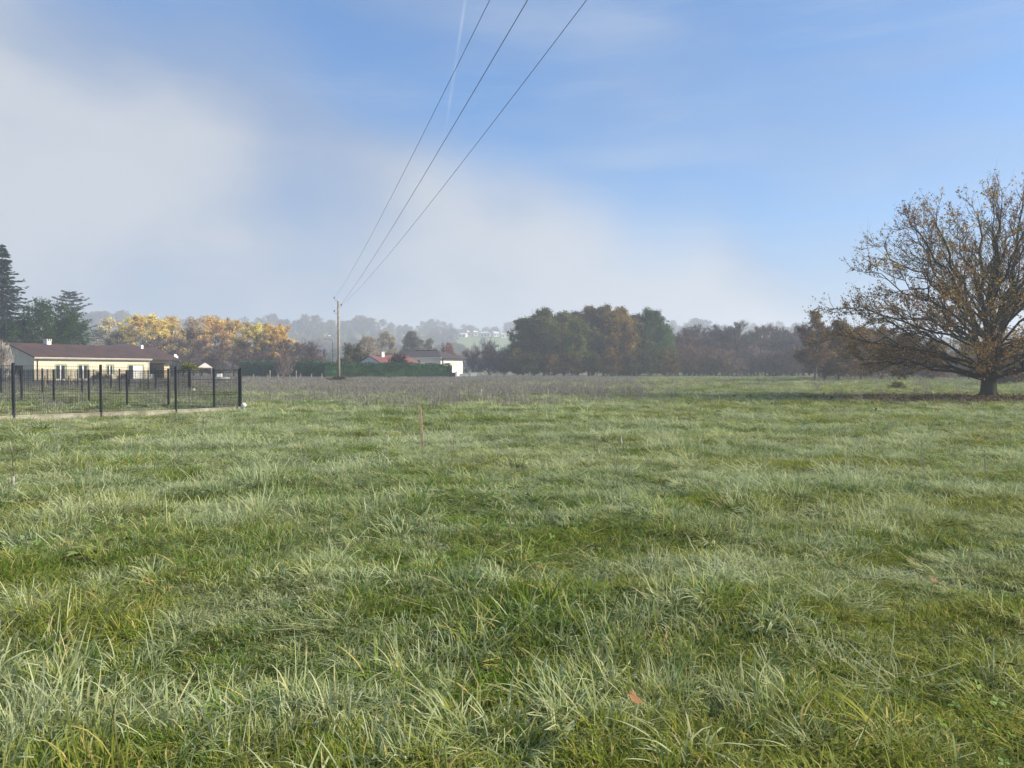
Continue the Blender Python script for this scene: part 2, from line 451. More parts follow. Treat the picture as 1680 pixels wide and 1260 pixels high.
# ------------------------------------------------------------------ scatter by geometry nodes
def scatter(name, P, rot, scl, objs, idx, label, cat, extra=None):
    me = bpy.data.meshes.new(name)
    P = np.asarray(P, np.float32); n = len(P)
    me.vertices.add(n); me.vertices.foreach_set('co', P.ravel())
    for k, a, ty in (('rot', rot, 'FLOAT_VECTOR'), ('scl', scl, 'FLOAT_VECTOR')):
        at = me.attributes.new(k, ty, 'POINT'); at.data.foreach_set('vector', np.asarray(a, np.float32).ravel())
    at = me.attributes.new('idx', 'INT', 'POINT'); at.data.foreach_set('value', np.asarray(idx, np.int32))
    for k, a in (extra or {}).items():
        at = me.attributes.new(k, 'FLOAT', 'POINT'); at.data.foreach_set('value', np.asarray(a, np.float32))
    me.update()
    o = link(name, me)
    c = bpy.data.collections.new(name + '_pieces')
    for s in objs: c.objects.link(s)
    ng = bpy.data.node_groups.new(name + '_scatter', 'GeometryNodeTree')
    ng.interface.new_socket('Geometry', in_out='INPUT', socket_type='NodeSocketGeometry')
    ng.interface.new_socket('Geometry', in_out='OUTPUT', socket_type='NodeSocketGeometry')
    gi = ng.nodes.new('NodeGroupInput'); go = ng.nodes.new('NodeGroupOutput')
    ci = ng.nodes.new('GeometryNodeCollectionInfo'); ci.inputs[0].default_value = c
    ci.inputs[1].default_value = True; ci.inputs[2].default_value = True
    ip = ng.nodes.new('GeometryNodeInstanceOnPoints')
    def attr(nm, ty):
        a = ng.nodes.new('GeometryNodeInputNamedAttribute'); a.data_type = ty; a.inputs[0].default_value = nm
        return [s for s in a.outputs if s.enabled and s.name == 'Attribute'][0]
    e2r = ng.nodes.new('FunctionNodeEulerToRotation')
    ng.links.new(attr('rot', 'FLOAT_VECTOR'), e2r.inputs[0])
    ng.links.new(gi.outputs[0], ip.inputs['Points']); ng.links.new(ci.outputs[0], ip.inputs['Instance'])
    ip.inputs['Pick Instance'].default_value = True
    ng.links.new(attr('idx', 'INT'), ip.inputs['Instance Index'])
    ng.links.new(e2r.outputs[0], ip.inputs['Rotation']); ng.links.new(attr('scl', 'FLOAT_VECTOR'), ip.inputs['Scale'])
    ng.links.new(ip.outputs[0], go.inputs[0])
    md = o.modifiers.new('scatter', 'NODES'); md.node_group = ng
    tag(o, label, cat, kind='stuff')
    return o

# ------------------------------------------------------------------ trees
def tubes(paths, maxsides=8):
    """paths: list of (pts (n,3), radii (n,), sides) -> V, [faces], per-vertex random"""
    groups = {}
    for p, r, k in paths: groups.setdefault((len(p), k), []).append((p, r))
    Vs, Fs, As, base = [], [], [], 0
    rng = np.random.default_rng(7)
    for (n, k), lst in groups.items():
        Pt = np.array([a for a, _ in lst]); Rd = np.array([b for _, b in lst])
        B = len(lst)
        T = np.gradient(Pt, axis=1); T /= np.linalg.norm(T, axis=2, keepdims=True) + 1e-9
        ref = np.where(np.abs(T[:, :1, 2:3]) < 0.85, np.array([0, 0, 1.0]), np.array([1.0, 0, 0]))
        ref = np.broadcast_to(ref, T.shape)
        U = np.cross(T, ref); U /= np.linalg.norm(U, axis=2, keepdims=True) + 1e-9
        W = np.cross(T, U)
        if k == 2:
            ang = np.array([0, math.pi])
        else: ang = np.arange(k) * 2 * math.pi / k
        ring = Pt[:, :, None] + (U[:, :, None] * np.cos(ang)[None, None, :, None] + W[:, :, None] * np.sin(ang)[None, None, :, None]) * Rd[:, :, None, None]
        Vs.append(ring.reshape(-1, 3)); As.append(np.repeat(rng.random(B), n * k))
        b = base + np.arange(B)[:, None, None] * n * k
        i = np.arange(n - 1)[None, :, None] * k
        if k == 2: j = np.array([0])[None, None]; j2 = j + 1
        else: j = np.arange(k)[None, None]; j2 = (j + 1) % k
        Fs.append(np.stack([b + i + j, b + i + j2, b + i + k + j2, b + i + k + j], -1).reshape(-1, 4))
        base += B * n * k
    return np.vstack(Vs), [np.vstack(Fs)], np.concatenate(As)

def leaves(C, size, rng, asp=0.55, flat=0.0, dirs=None):
    """one kite-shaped leaf per centre"""
    n = len(C)
    sz = size * rng.uniform(0.6, 1.35, n)
    a = rng.normal(size=(n, 3)) if dirs is None else dirs + 0.35 * rng.normal(size=(n, 3))
    a[:, 2] *= (1 - flat); a /= np.linalg.norm(a, axis=1, keepdims=True)
    b = rng.normal(size=(n, 3)); b[:, 2] *= (1 - flat)
    b -= (b * a).sum(1, keepdims=True) * a; b /= np.linalg.norm(b, axis=1, keepdims=True)
    s = sz[:, None]
    nrm = np.cross(a, b)
    V = np.stack([C - a * s * 0.5, C + b * s * asp * 0.5 + nrm * s * 0.08, C + a * s * 0.5, C - b * s * asp * 0.5 + nrm * s * 0.08], 1).reshape(-1, 3)
    i = np.arange(n)[:, None] * 4
    return V, i + np.array([[0, 1, 2, 3]]), np.repeat(rng.random(n), 4)

def curve_path(p0, p1, d0, n, rng, wob):
    """quadratic-ish path leaving along d0, arriving at p1"""
    L = np.linalg.norm(p1 - p0)
    c = p0 + d0 * L * 0.5
    t = np.linspace(0, 1, n)[:, None]
    P = (1 - t) ** 2 * p0 + 2 * t * (1 - t) * c + t * t * p1
    w = rng.normal(size=(n, 3)) * wob * L; w[0] = 0
    return P + w * np.minimum(1, t * 2)

def unit(v): return v / (np.linalg.norm(v) + 1e-9)

def tree_meshes(name, seed, H=12.0, Rad=4.0, z0=0.22, trunk_top=0.8, r0=0.18, n1=16, n2=7, n3=5, elmin=-0.1, elmax=1.4,
                leaf_n=4, leaf=0.28, up=0.25, zc=0.45, bare=False, dens_core=0.0, sides=5, lump=0.3, limb_from=None, twig_r=0.012, l2=0.42, l3=0.2, stripw=2.2, flatleaf=0.0):
    rng = np.random.default_rng(seed)
    paths = []; twigs = []
    tt = np.linspace(0, 1, 7)[:, None]
    top = np.array([rng.normal() * 0.03 * H, rng.normal() * 0.03 * H, trunk_top * H])
    tp = tt * top + np.concatenate([np.zeros((1, 3)), rng.normal(size=(6, 3)) * [0.012 * H, 0.012 * H, 0]])
    tp[0, 2] = -0.25
    tr = r0 * (1 - 0.82 * tt[:, 0]); tr[0] *= 1.35
    paths.append((tp, tr, 7))
    tips = []
    ga = 2.39996
    lim = limb_from or (z0, trunk_top)
    for i in range(n1):
        u = (i + 0.5) / n1
        th = i * ga + rng.normal() * 0.3
        hz = (lim[0] + (lim[1] - lim[0]) * u ** 0.9)
        start = np.array([np.interp(hz * H, tp[:, 2], tp[:, 0]), np.interp(hz * H, tp[:, 2], tp[:, 1]), hz * H])
        el = elmin + (elmax - elmin) * (u ** 1.1) + rng.normal() * 0.1
        fac = 1 - lump * rng.random()
        d = np.array([math.cos(th) * math.cos(el), math.sin(th) * math.cos(el), math.sin(el)])
        zc_ = zc * H
        hz_up = (H - zc_) if d[2] > 0 else zc_ - z0 * H * 0.7
        end = np.array([d[0] * Rad, d[1] * Rad, zc_ + d[2] * hz_up]) * [fac, fac, 1]
        end[2] = zc_ + (end[2] - zc_) * (0.75 + 0.25 * fac) if d[2] > 0 else end[2]
        if end[2] < start[2] - 0.2 * H: start[2] = end[2] + 0.05 * H
        L = np.linalg.norm(end - start)
        out = unit(end - start); d0 = unit(out + np.array([0, 0, up]))
        P = curve_path(start, end, d0, 7, rng, 0.018)
        rl = r0 * 0.42 * (1 - 0.3 * u)
        Rr = rl * (1 - 0.85 * np.linspace(0, 1, 7)) + 0.01
        paths.append((P, Rr, sides))
        for j in range(n2):
            t = 0.22 + 0.78 * (j + rng.random()) / n2
            k = min(int(t * 6), 5); fr = t * 6 - k
            s = P[k] * (1 - fr) + P[k + 1] * fr
            tang = unit(P[k + 1] - P[k])
            side = rng.normal(size=3); side -= side.dot(tang) * tang; side = unit(side)
            dd = unit(tang * 0.75 + side * 0.75 + np.array([0, 0, up * 0.8]))
            l = L * l2 * (1.15 - 0.75 * t) * rng.uniform(0.7, 1.25)
            e = s + dd * l
            Q = curve_path(s, e, unit(tang + dd), 5, rng, 0.03)
            rs = max(np.interp(t, np.linspace(0, 1, 7), Rr) * 0.6, 0.012)
            paths.append((Q, rs * (1 - 0.8 * np.linspace(0, 1, 5)), 3))
            for q in range(n3):
                t2 = 0.15 + 0.85 * (q + rng.random()) / n3
                k2 = min(int(t2 * 4), 3); f2 = t2 * 4 - k2
                s2 = Q[k2] * (1 - f2) + Q[k2 + 1] * f2
                side = rng.normal(size=3)
                dd2 = unit(dd * 0.7 + unit(side) * 0.8 + np.array([0, 0, up * 0.7]))
                l3_ = L * l3 * (1.2 - 0.6 * t2) * rng.uniform(0.6, 1.3)
                e2 = s2 + dd2 * l3_
                m = (s2 + e2) / 2 + rng.normal(size=3) * 0.05 * l3_
                twigs.append(np.array([s2, m, e2])); tips.append((s2, e2, dd2))
    # finest twigs as narrow strips
    fine = []
    tw = np.array(twigs)
    nb = 6 if bare else 2
    for b in range(nb):
        t = rng.uniform(0.2, 1.0, len(tw))[:, None]
        s = tw[:, 0] * (1 - t) + tw[:, 2] * t
        ll = np.linalg.norm(tw[:, 2] - tw[:, 0], axis=1)[:, None]
        dv = (tw[:, 2] - tw[:, 0]) / (ll + 1e-9) * 0.7 + rng.normal(size=(len(tw), 3)) * 0.55 + np.array([0, 0, up * 0.6])
        e = s + dv * ll * rng.uniform(0.4, 0.9, (len(tw), 1))
        fine.append(np.stack([s, (s + e) / 2, e], 1))
    fine = np.concatenate(fine)
    trunk_me = mesh_np(name + '_trunk', *(lambda a: (a[0], a[1], {'rnd': a[2]}))(tubes(paths)), smooth=True)
    rt = np.array([1.0, 0.8, 0.35]) * twig_r
    tpaths = [(w, rt * 1.4, 3) for w in tw] + [(w, rt * (stripw if bare else 1.0) * 0.6, 2) for w in fine]
    Vt, Ft, At = tubes(tpaths)
    if bare:
        crown_me = mesh_np(name + '_crown', Vt, Ft, {'rnd': At})
        return trunk_me, crown_me, None
    allseg = np.concatenate([tw, fine])
    C = []
    for b in range(leaf_n):
        t = rng.uniform(0.1, 1.05, len(allseg))[:, None]
        C.append(allseg[:, 0] * (1 - t) + allseg[:, 2] * t + rng.normal(size=(len(allseg), 3)) * leaf * 0.5)
    C = np.concatenate(C)
    C = C[C[:, 2] < H * (1.0 + 0.05 * rng.random(len(C))) + 0.3]
    V, Fq, A = leaves(C, leaf, rng, flat=flatleaf)
    crown = mesh_np(name + '_crown', V, Fq, {'rnd': A})
    twig_me = mesh_np(name + '_twigs', Vt, Ft, {'rnd': At})
    return trunk_me, crown, twig_me

def use(me, mat):
    if me is not None and len(me.materials) == 0: me.materials.append(mat)
    return me

VAR = {}
# leafy autumn trees, ~12 m
for i in range(4):
    a, b, c = tree_meshes('autumn_tree', 11 + i, H=12, Rad=[3.6, 4.2, 3.9, 3.2][i], n1=[20, 22, 18, 20][i], n2=8, n3=5, leaf_n=6, leaf=0.23, z0=0.13, zc=[0.42, 0.45, 0.5, 0.42][i], elmin=-0.45, lump=0.35)
    VAR['leafy%d' % i] = (use(a, M['bark']), use(b, M['leaf']), use(c, M['bark']))
# denser, low-branched grove trees
for i in range(4):
    a, b, c = tree_meshes('grove_tree', 31 + i, H=12, Rad=[3.4, 3.0, 3.7, 3.1][i], n1=40, n2=9, n3=5, leaf_n=6, leaf=0.24, z0=0.05, zc=0.42, elmin=-0.75, lump=0.28, l2=0.45, l3=0.27)
    VAR['grove%d' % i] = (use(a, M['bark']), use(b, M['leaf']), use(c, M['bark']))
# bare trees
for i in range(3):
    a, b, c = tree_meshes('bare_tree', 51 + i, H=12, Rad=[3.6, 4.0, 3.2][i], n1=26, n2=9, n3=6, bare=True, z0=0.05, zc=0.42, elmin=-0.5, up=0.35, lump=0.3, twig_r=0.016, stripw=2.6)
    VAR['bare%d' % i] = (use(a, M['bark']), use(b, M['twig']), None)
# bare rounded shrubs, ~5 m
for i in range(2):
    a, b, c = tree_meshes('bare_shrub', 61 + i, H=5, Rad=2.8, n1=22, n2=8, n3=5, bare=True, z0=0.02, trunk_top=0.4, limb_from=(0.02, 0.3), r0=0.09, zc=0.25, elmin=-0.15, up=0.35, twig_r=0.012, stripw=2.4)
    VAR['bshrub%d' % i] = (use(a, M['bark']), use(b, M['twig']), None)
# leafy shrubs
for i in range(2):
    a, b, c = tree_meshes('leafy_shrub', 71 + i, H=4, Rad=2.3, n1=22, n2=7, n3=4, leaf_n=3, leaf=0.22, z0=0.02, trunk_top=0.5, limb_from=(0.03, 0.35), r0=0.07, zc=0.3, elmin=-0.25)
    VAR['shrub%d' % i] = (use(a, M['bark']), use(b, M['leaf']), use(c, M['bark']))
# dense broad evergreen
a, b, c = tree_meshes('broad_evergreen', 81, H=12, Rad=6.8, n1=34, n2=8, n3=5, leaf_n=5, leaf=0.32, z0=0.18, trunk_top=0.6, limb_from=(0.2, 0.6), zc=0.46, elmin=-0.55, elmax=1.25, up=0.05, lump=0.14, r0=0.3)
VAR['evergreen'] = (use(a, M['bark']), use(b, M['needle']), use(c, M['bark']))

def conifer(name, seed, H, Rb, tiers, per, spray, droop, layered=False):
    rng = np.random.default_rng(seed)
    tp = np.stack([np.zeros(8), np.zeros(8), np.linspace(-0.2, H, 8)], 1)
    paths = [(tp, 0.016 * H * (1 - np.linspace(0, 0.95, 8)), 7)]
    C, D = [], []
    for i in range(tiers):
        u = (i + rng.random() * 0.6) / tiers
        z = H * (0.05 + 0.945 * u)
        rad = Rb * (1 - u) ** (0.75 if not layered else 0.6) * (0.75 + 0.5 * rng.random()) + 0.12
        if layered and u > 0.75: rad *= 1.2
        for j in range(per if not layered else max(3, per - int(2 * u))):
            th = j * 2 * math.pi / per + i * 1.3 + rng.normal() * 0.25
            L = rad * rng.uniform(0.55, 1.15); z = H * (0.05 + 0.945 * u) + rng.normal() * 0.02 * H * (1 - u)
            t = np.linspace(0, 1, 5)
            P = np.stack([np.cos(th) * L * t, np.sin(th) * L * t, z + L * (-droop * t + (droop * 0.75 + (0.25 if layered else 0.0)) * t ** 2)], 1)
            paths.append((P, 0.03 * (1 - 0.8 * t) + 0.008, 3))
            n = int(spray * (0.35 + L / Rb))
            tt = rng.uniform(0.12, 1.02, n)
            c = np.stack([np.interp(tt, t, P[:, k]) for k in range(3)], 1)
            w = (1.05 - tt * 0.7) * L * 0.28
            lat = rng.uniform(-1, 1, n) * w
            c[:, 0] += -np.sin(th) * lat; c[:, 1] += np.cos(th) * lat
            c[:, 2] += -np.abs(lat) * (0.1 if layered else 0.35) + rng.normal(size=n) * 0.06
            C.append(c); dv = np.tile([math.cos(th), math.sin(th), -0.25 if not layered else 0.15], (n, 1))
            dv[:, 0] += -np.sin(th) * np.sign(lat) * 0.8; dv[:, 1] += np.cos(th) * np.sign(lat) * 0.8
            D.append(dv)
    C = np.concatenate(C); D = np.concatenate(D)
    V, Fq, A = leaves(C, 0.5, rng, asp=0.36, flat=0.35, dirs=D)
    a = tubes(paths)
    return (use(mesh_np(name + '_trunk', a[0], a[1], {'rnd': a[2]}, True), M['bark']), use(mesh_np(name + '_crown', V, Fq, {'rnd': A}), M['needle']), None)
VAR['spruce'] = conifer('spruce', 5, 19.5, 5.0, 62, 8, 30, 0.55)
VAR['cedar'] = conifer('cedar', 6, 15.0, 5.4, 26, 7, 60, 0.10, True)

def plant_tree(kind, name, px, Y, top_y, label, cat, color, group=None, wide=1.0, seed=0, twigc=None, bottom=None):
    """a tree at photo column px, depth Y, whose crown reaches photo row top_y"""
    X = atp(px, Y); z = tz(X, Y)
    if bottom is not None: z = bottom
    nominal = {'leafy': 12, 'grove': 12, 'bare': 12, 'bshrub': 5, 'shrub': 4, 'evergreen': 12, 'spruce': 19.5, 'cedar': 15.0}[kind.rstrip('0123456789')]
    h = zpx(top_y, Y) - z
    s = h / (nominal * 1.02)
    e = empty(name, (X, Y, z), random.Random(seed * 7 + int(px)).uniform(0, 6.28), (s * wide, s * wide, s))
    tag(e, label, cat, group)
    t, c, w = VAR[kind]
    o = link('trunk', t, None, e)
    o = link('crown', c, None, e); o.color = (*color, 1)
    if w is not None: o2 = link('twigs', w, None, e)
    return e

# ------------------------------------------------------------------ the big oak
def build_oak():
    rng = np.random.default_rng(2024)
    Hc, Rx, zc = 11.2, 8.3, 3.0
    paths, twl = [], []
    tp = np.array([[0, 0, -0.3], [0.0, 0, 0.25], [0.02, 0, 0.9], [0.05, 0.0, 1.5], [0.1, 0.05, 2.2], [0.12, 0.1, 3.0]])
    paths.append((tp, np.array([0.52, 0.40, 0.36, 0.33, 0.26, 0.14]), 12))
    # surface roots flaring out of the base
    for k in range(7):
        a = k * 0.9 + 0.2
        d = np.array([math.cos(a), math.sin(a), 0])
        P = np.array([d * 0.22 + [0, 0, 0.4], d * 0.42 + [0, 0, 0.12], d * 0.62 + [0, 0, -0.02], d * 0.85 + [0, 0, -0.12]])
        paths.append((P, np.array([0.16, 0.14, 0.10, 0.05]), 6))
    def env(d):
        """crown surface along direction d from the crown centre"""
        up = Hc - zc
        if d[2] >= 0: k = 1 / math.sqrt((d[0]**2 + d[1]**2) / Rx**2 + d[2]**2 / up**2)
        else: k = 1 / math.sqrt((d[0]**2 + d[1]**2) / Rx**2 + d[2]**2 / 2.3**2)
        return d * k
    limbs = []
    # upright leaders of the middle
    leaders = []
    for k in range(5):
        th = k * 2 * math.pi / 5 + 0.5 + rng.normal() * 0.15; el = 1.10 + 0.30 * rng.random() if k else 1.5
        d = np.array([math.cos(th) * math.cos(el), math.sin(th) * math.cos(el), math.sin(el)])
        end = env(d) * rng.uniform(0.88, 0.95) + np.array([0.1, 0, zc])
        st = np.array([0.05 + 0.2 * math.cos(th), 0.2 * math.sin(th), 1.0 + 0.35 * rng.random()])
        P = curve_path(st, end, unit(unit(end - st) + np.array([0, 0, 0.25])), 13, rng, 0.014)
        Rr = (0.18 if k % 2 else 0.15) * (1 - np.linspace(0, 1, 13)) ** 0.85 + 0.012
        paths.append((P, Rr, 8)); leaders.append((P, Rr, np.linalg.norm(end - st), th)); limbs.append((P, Rr, np.linalg.norm(end - st), 0.2))
    # side limbs: low spreading ones off the trunk, rising ones higher up off the leaders
    specs = [(i * 2 * math.pi / 10 + 0.12, -0.24 + 0.12 * rng.random(), 0.115) for i in range(10)]
    specs += [(i * 2 * math.pi / 13 + 0.4, -0.04 + 0.26 * rng.random(), 0.085) for i in range(13)]
    specs += [(i * 2 * math.pi / 14 + 0.1, 0.22 + 0.34 * rng.random(), 0.072) for i in range(14)]
    specs += [(i * 2 * math.pi / 13 + 0.3, 0.52 + 0.36 * rng.random(), 0.068) for i in range(13)]
    specs += [(i * 2 * math.pi / 10 + 0.2, 0.86 + 0.30 * rng.random(), 0.070) for i in range(10)]
    for th, el, r in specs:
        th += rng.normal() * 0.1
        d = np.array([math.cos(th) * math.cos(el), math.sin(th) * math.cos(el), math.sin(el)])
        end = env(d) * rng.uniform(0.86, 0.98) + np.array([0.2, 0, zc])
        end[2] = max(end[2], 1.3)
        if el < -0.10:
            st = np.array([0.05, 0, 1.0 + 0.25 * rng.random()]) + np.array([math.cos(th), math.sin(th), 0]) * 0.2
        else:
            hs = np.clip(1.3 + 2.9 * (el + 0.1) + rng.normal() * 0.45, 1.3, 6.0)
            bl = min(leaders, key=lambda q: abs((q[3] - th + math.pi) % (2 * math.pi) - math.pi) + 0.5 * rng.random())
            LP = bl[0]; st = np.array([np.interp(hs, LP[:, 2], LP[:, c]) for c in range(3)])
        out = unit(end - st)
        d0 = unit(out + np.array([0, 0, 0.22 if el < 0.6 else 0.10]))
        n = 11
        P = curve_path(st, end, d0, n, rng, 0.020)
        L = np.linalg.norm(end - st)
        t = np.linspace(0, 1, n)
        Rr = r * 0.82 * (1 - t) ** 0.8 + 0.010
        paths.append((P, Rr, 7)); limbs.append((P, Rr, L, r))
    for P, Rr, L, r in limbs:
        n = len(P)
        for j in range(11):
            t = 0.20 + 0.80 * (j + rng.random()) / 11
            k = min(int(t * (n - 1)), n - 2); fr = t * (n - 1) - k
            s = P[k] * (1 - fr) + P[k + 1] * fr; tang = unit(P[k + 1] - P[k])
            side = rng.normal(size=3); side -= side.dot(tang) * tang; side = unit(side)
            radial = unit(s - np.array([0, 0, 2.0]))
            dd = unit(tang * 0.8 + side * 0.62 + radial * 0.25 + np.array([0, 0, 0.16]))
            l = L * 0.34 * (1.12 - 0.7 * t) * rng.uniform(0.6, 1.25)
            Q = curve_path(s, s + dd * l, unit(tang + dd * 0.6), 6, rng, 0.025)
            rs = max(np.interp(t, np.linspace(0, 1, n), Rr) * 0.5, 0.012)
            paths.append((Q, rs * (1 - 0.8 * np.linspace(0, 1, 6)) + 0.003, 4))
            for q in range(6):
                t2 = 0.14 + 0.86 * (q + rng.random()) / 6
                k2 = min(int(t2 * 5), 4); f2 = t2 * 5 - k2
                s2 = Q[k2] * (1 - f2) + Q[k2 + 1] * f2
                dd2 = unit(dd * 0.9 + unit(rng.normal(size=3)) * 0.7 + np.array([0, 0, 0.22]))
                l2 = rng.uniform(0.4, 1.05) * (1.2 - 0.5 * t2)
                e2 = s2 + dd2 * l2
                twl.append(np.array([s2, (s2 + e2) / 2 + rng.normal(size=3) * 0.035, e2]))
    tw = np.array(twl); fine = []
    for b in range(4):
        t = rng.uniform(0.15, 1.0, len(tw))[:, None]
        s = tw[:, 0] * (1 - t) + tw[:, 2] * t
        dv = (tw[:, 2] - tw[:, 0]); ll = np.linalg.norm(dv, axis=1)[:, None]
        e = s + (dv / ll * 0.8 + rng.normal(size=dv.shape) * 0.5 + np.array([0, 0, 0.2])) * rng.uniform(0.15, 0.42, (len(tw), 1))
        fine.append(np.stack([s, (s + e) / 2 + rng.normal(size=s.shape) * 0.01, e], 1))
    fine = np.concatenate(fine)
    e = empty('oak_tree', (OAK[0], OAK[1], tz(*OAK)))
    tag(e, 'big spreading oak with sparse russet leaves and a short thick trunk', 'tree')
    V, Fq, A = tubes(paths)
    link('trunk', mesh_np('oak_trunk', V, Fq, {'rnd': A}, True), M['oakbark'], e)
    tp_ = [(w, np.array([0.012, 0.009, 0.005]), 3) for w in tw] + [(w, np.array([0.006, 0.005, 0.003]), 2) for w in fine]
    V, Fq, A = tubes(tp_)
    link('twigs', mesh_np('oak_twigs', V, Fq, {'rnd': A}), M['oakbark'], e)
    # leaves cling in patches: thick low and inside, thin towards the top
    seg = np.concatenate([tw, fine]); mid = seg[:, 1]
    pn = vn(mid[:, 0] / 1.5 + mid[:, 2] * 0.7, mid[:, 1] / 1.5 + mid[:, 2] * 0.6, 4)
    low = 1 - ss(mid[:, 2], 2.5, 9.5)
    rim = ss(np.hypot(mid[:, 0], mid[:, 1]), 2.0, 6.0)
    keep = np.clip(0.50 + 0.35 * low * rim + 1.0 * (pn - 0.5), 0.12, 1.0)
    C, Cr = [], []
    for b in range(4):
        s_ = seg[rng.random(len(seg)) < keep * 0.85]
        t = rng.uniform(0.2, 1.05, len(s_))[:, None]
        C.append(s_[:, 0] * (1 - t) + s_[:, 2] * t + rng.normal(size=(len(s_), 3)) * 0.05)
    C = np.concatenate(C)
    V, Fq, A = leaves(C, 0.115, rng, asp=0.6)
    o = link('crown', mesh_np('oak_crown', V, Fq, {'rnd': A}), M['oakleaf'], e); o.color = (0.305, 0.182, 0.056, 1)
    # a second tint of leaf: greener ones that have not turned yet
    keep2 = np.clip(0.10 + 0.55 * (1 - np.abs(mid[:, 2] - 4.5) / 4.5) * (vn(mid[:, 0] / 2.2, mid[:, 2] / 2.2 + 9, 12) > 0.5), 0.0, 0.5)
    s_ = seg[rng.random(len(seg)) < keep2 * 0.5]
    t = rng.uniform(0.2, 1.05, len(s_))[:, None]
    V, Fq, A = leaves(s_[:, 0] * (1 - t) + s_[:, 2] * t, 0.135, rng, asp=0.6)
    o = link('leaves', mesh_np('oak_green_leaves', V, Fq, {'rnd': A}), M['oakleaf'], e); o.color = (0.28, 0.22, 0.055, 1)
build_oak()

# ------------------------------------------------------------------ trees: left of the picture
ORD = ['first', 'second', 'third', 'fourth', 'fifth', 'sixth', 'seventh', 'eighth', 'ninth', 'tenth', 'eleventh', 'twelfth']
G_YEL = 'autumn trees behind the bungalow'
plant_tree('spruce', 'spruce_tree', 6, 112, 396, 'tall dark spruce behind the yellow bungalow', 'tree', (0.034, 0.056, 0.042), wide=1.15)
plant_tree('evergreen', 'evergreen_tree', 80, 110, 494, 'broad dark green dome-shaped evergreen behind the bungalow roof', 'tree', (0.024, 0.056, 0.013), wide=0.80)
plant_tree('cedar', 'cedar_tree', 116, 140, 472, 'blue-grey cedar with flat tiers behind the dome-shaped evergreen', 'tree', (0.15, 0.18, 0.175), wide=1.1)
plant_tree('bare2', 'bare_tree', 28, 122, 520, 'bare twiggy tree between the spruce and the dome-shaped evergreen', 'tree', (0.13, 0.10, 0.085))
plant_tree('bshrub0', 'bare_shrub', -2, 74, 566, 'pale leafless shrub in front of the bungalow gable', 'shrub', (0.34, 0.31, 0.28), wide=0.8)
YT = [
 ('leafy3', 178, 172, 522, (0.548, 0.472, 0.283), 'pale thin-leaved tree behind the low hip roof', 1.1),
 ('leafy0', 205, 166, 530, (0.566, 0.463, 0.208), 'dull yellow tree between the pale one and the golden one', 1.1),
 ('leafy1', 236, 160, 513, (0.699, 0.529, 0.151), 'tall golden yellow tree just beyond the bungalow roof', 1.25),
 ('leafy2', 282, 164, 518, (0.680, 0.529, 0.179), 'yellow tree above the garage with the satellite dish', 1.3),
 ('leafy3', 318, 178, 524, (0.434, 0.340, 0.227), 'faded tan tree between the yellow and the orange tree', 1.2),
 ('leafy2', 347, 156, 518, (0.661, 0.434, 0.160), 'orange-topped tree standing out from the autumn row', 1.15),
 ('leafy1', 384, 160, 522, (0.604, 0.444, 0.170), 'rust-orange tree beside the wide yellow-green trees', 1.1),
 ('leafy0', 416, 150, 528, (0.623, 0.510, 0.142), 'wide yellow-green tree above the dark hedge end', 1.35),
 ('leafy3', 440, 154, 532, (0.661, 0.500, 0.142), 'yellow tree squeezed between the last two of the autumn row', 1.3),
 ('leafy1', 460, 150, 531, (0.699, 0.472, 0.132), 'yellow-orange tree at the end of the autumn row', 1.0),
]
for k, px, Y, ty, c, lab, w in YT:
    plant_tree(k, 'autumn_tree', px, Y, ty, lab, 'tree', c, G_YEL, wide=w, seed=px)
PS = [
 (192, 165, 545, 0.9), (262, 150, 549, 0.9), (312, 146, 536, 1.0), (330, 140, 556, 1.0), (366, 142, 560, 1.0), (398, 138, 556, 1.0), (432, 136, 560, 1.0), (468, 134, 556, 1.0), (492, 138, 560, 1.0),
]
for i, (px, Y, ty, w) in enumerate(PS):
    plant_tree('bare%d' % (i % 3), 'bare_tree', px, Y, ty, ORD[i] + ' purple-brown leafless tree from the bungalow in the thicket under the autumn trees', 'tree', (0.135, 0.095, 0.088), 'leafless thicket under the autumn trees', wide=w * 1.5, seed=i)
for i, (px, Y, ty) in enumerate([(300, 128, 574), (352, 126, 577), (418, 128, 579), (508, 130, 566)]):
    plant_tree('bshrub%d' % (i % 2), 'bare_shrub', px, Y, ty, ORD[i] + ' low grey-purple leafless shrub from the bungalow below the autumn trees', 'shrub', (0.16, 0.12, 0.115), 'leafless shrubs under the autumn trees', wide=1.3, seed=i)
# pale-stemmed multi-trunk tree in front of the hedge
plant_tree('bshrub1', 'bare_shrub', 466, 108, 578, 'pale-stemmed leafless shrub standing in front of the dark hedge', 'shrub', (0.27, 0.20, 0.19), wide=0.75, seed=4)
plant_tree('shrub0', 'leafy_shrub', 522, 140, 586, 'pinkish-brown shrub above the hedge by the grey post', 'shrub', (0.30, 0.19, 0.17), wide=1.2)
plant_tree('shrub1', 'leafy_shrub', 580, 128, 566, 'olive green rounded shrub beside the utility pole', 'shrub', (0.10, 0.095, 0.035), wide=0.95)
plant_tree('leafy1', 'autumn_tree', 604, 205, 550, 'tan autumn tree behind the olive shrub', 'tree', (0.34, 0.25, 0.14), 'trees behind the white houses')
plant_tree('leafy2', 'autumn_tree', 634, 210, 542, 'taller buff autumn tree behind the red roof', 'tree', (0.33, 0.27, 0.16), 'trees behind the white houses')
plant_tree('grove0', 'autumn_tree', 676, 200, 545, 'grey-green tree behind the dark hipped roof', 'tree', (0.12, 0.12, 0.07), 'trees behind the white houses', wide=1.1)
plant_tree('leafy3', 'autumn_tree', 704, 205, 556, 'thin olive tree behind the ridge of the dark hipped roof', 'tree', (0.19, 0.17, 0.08), 'trees behind the white houses')
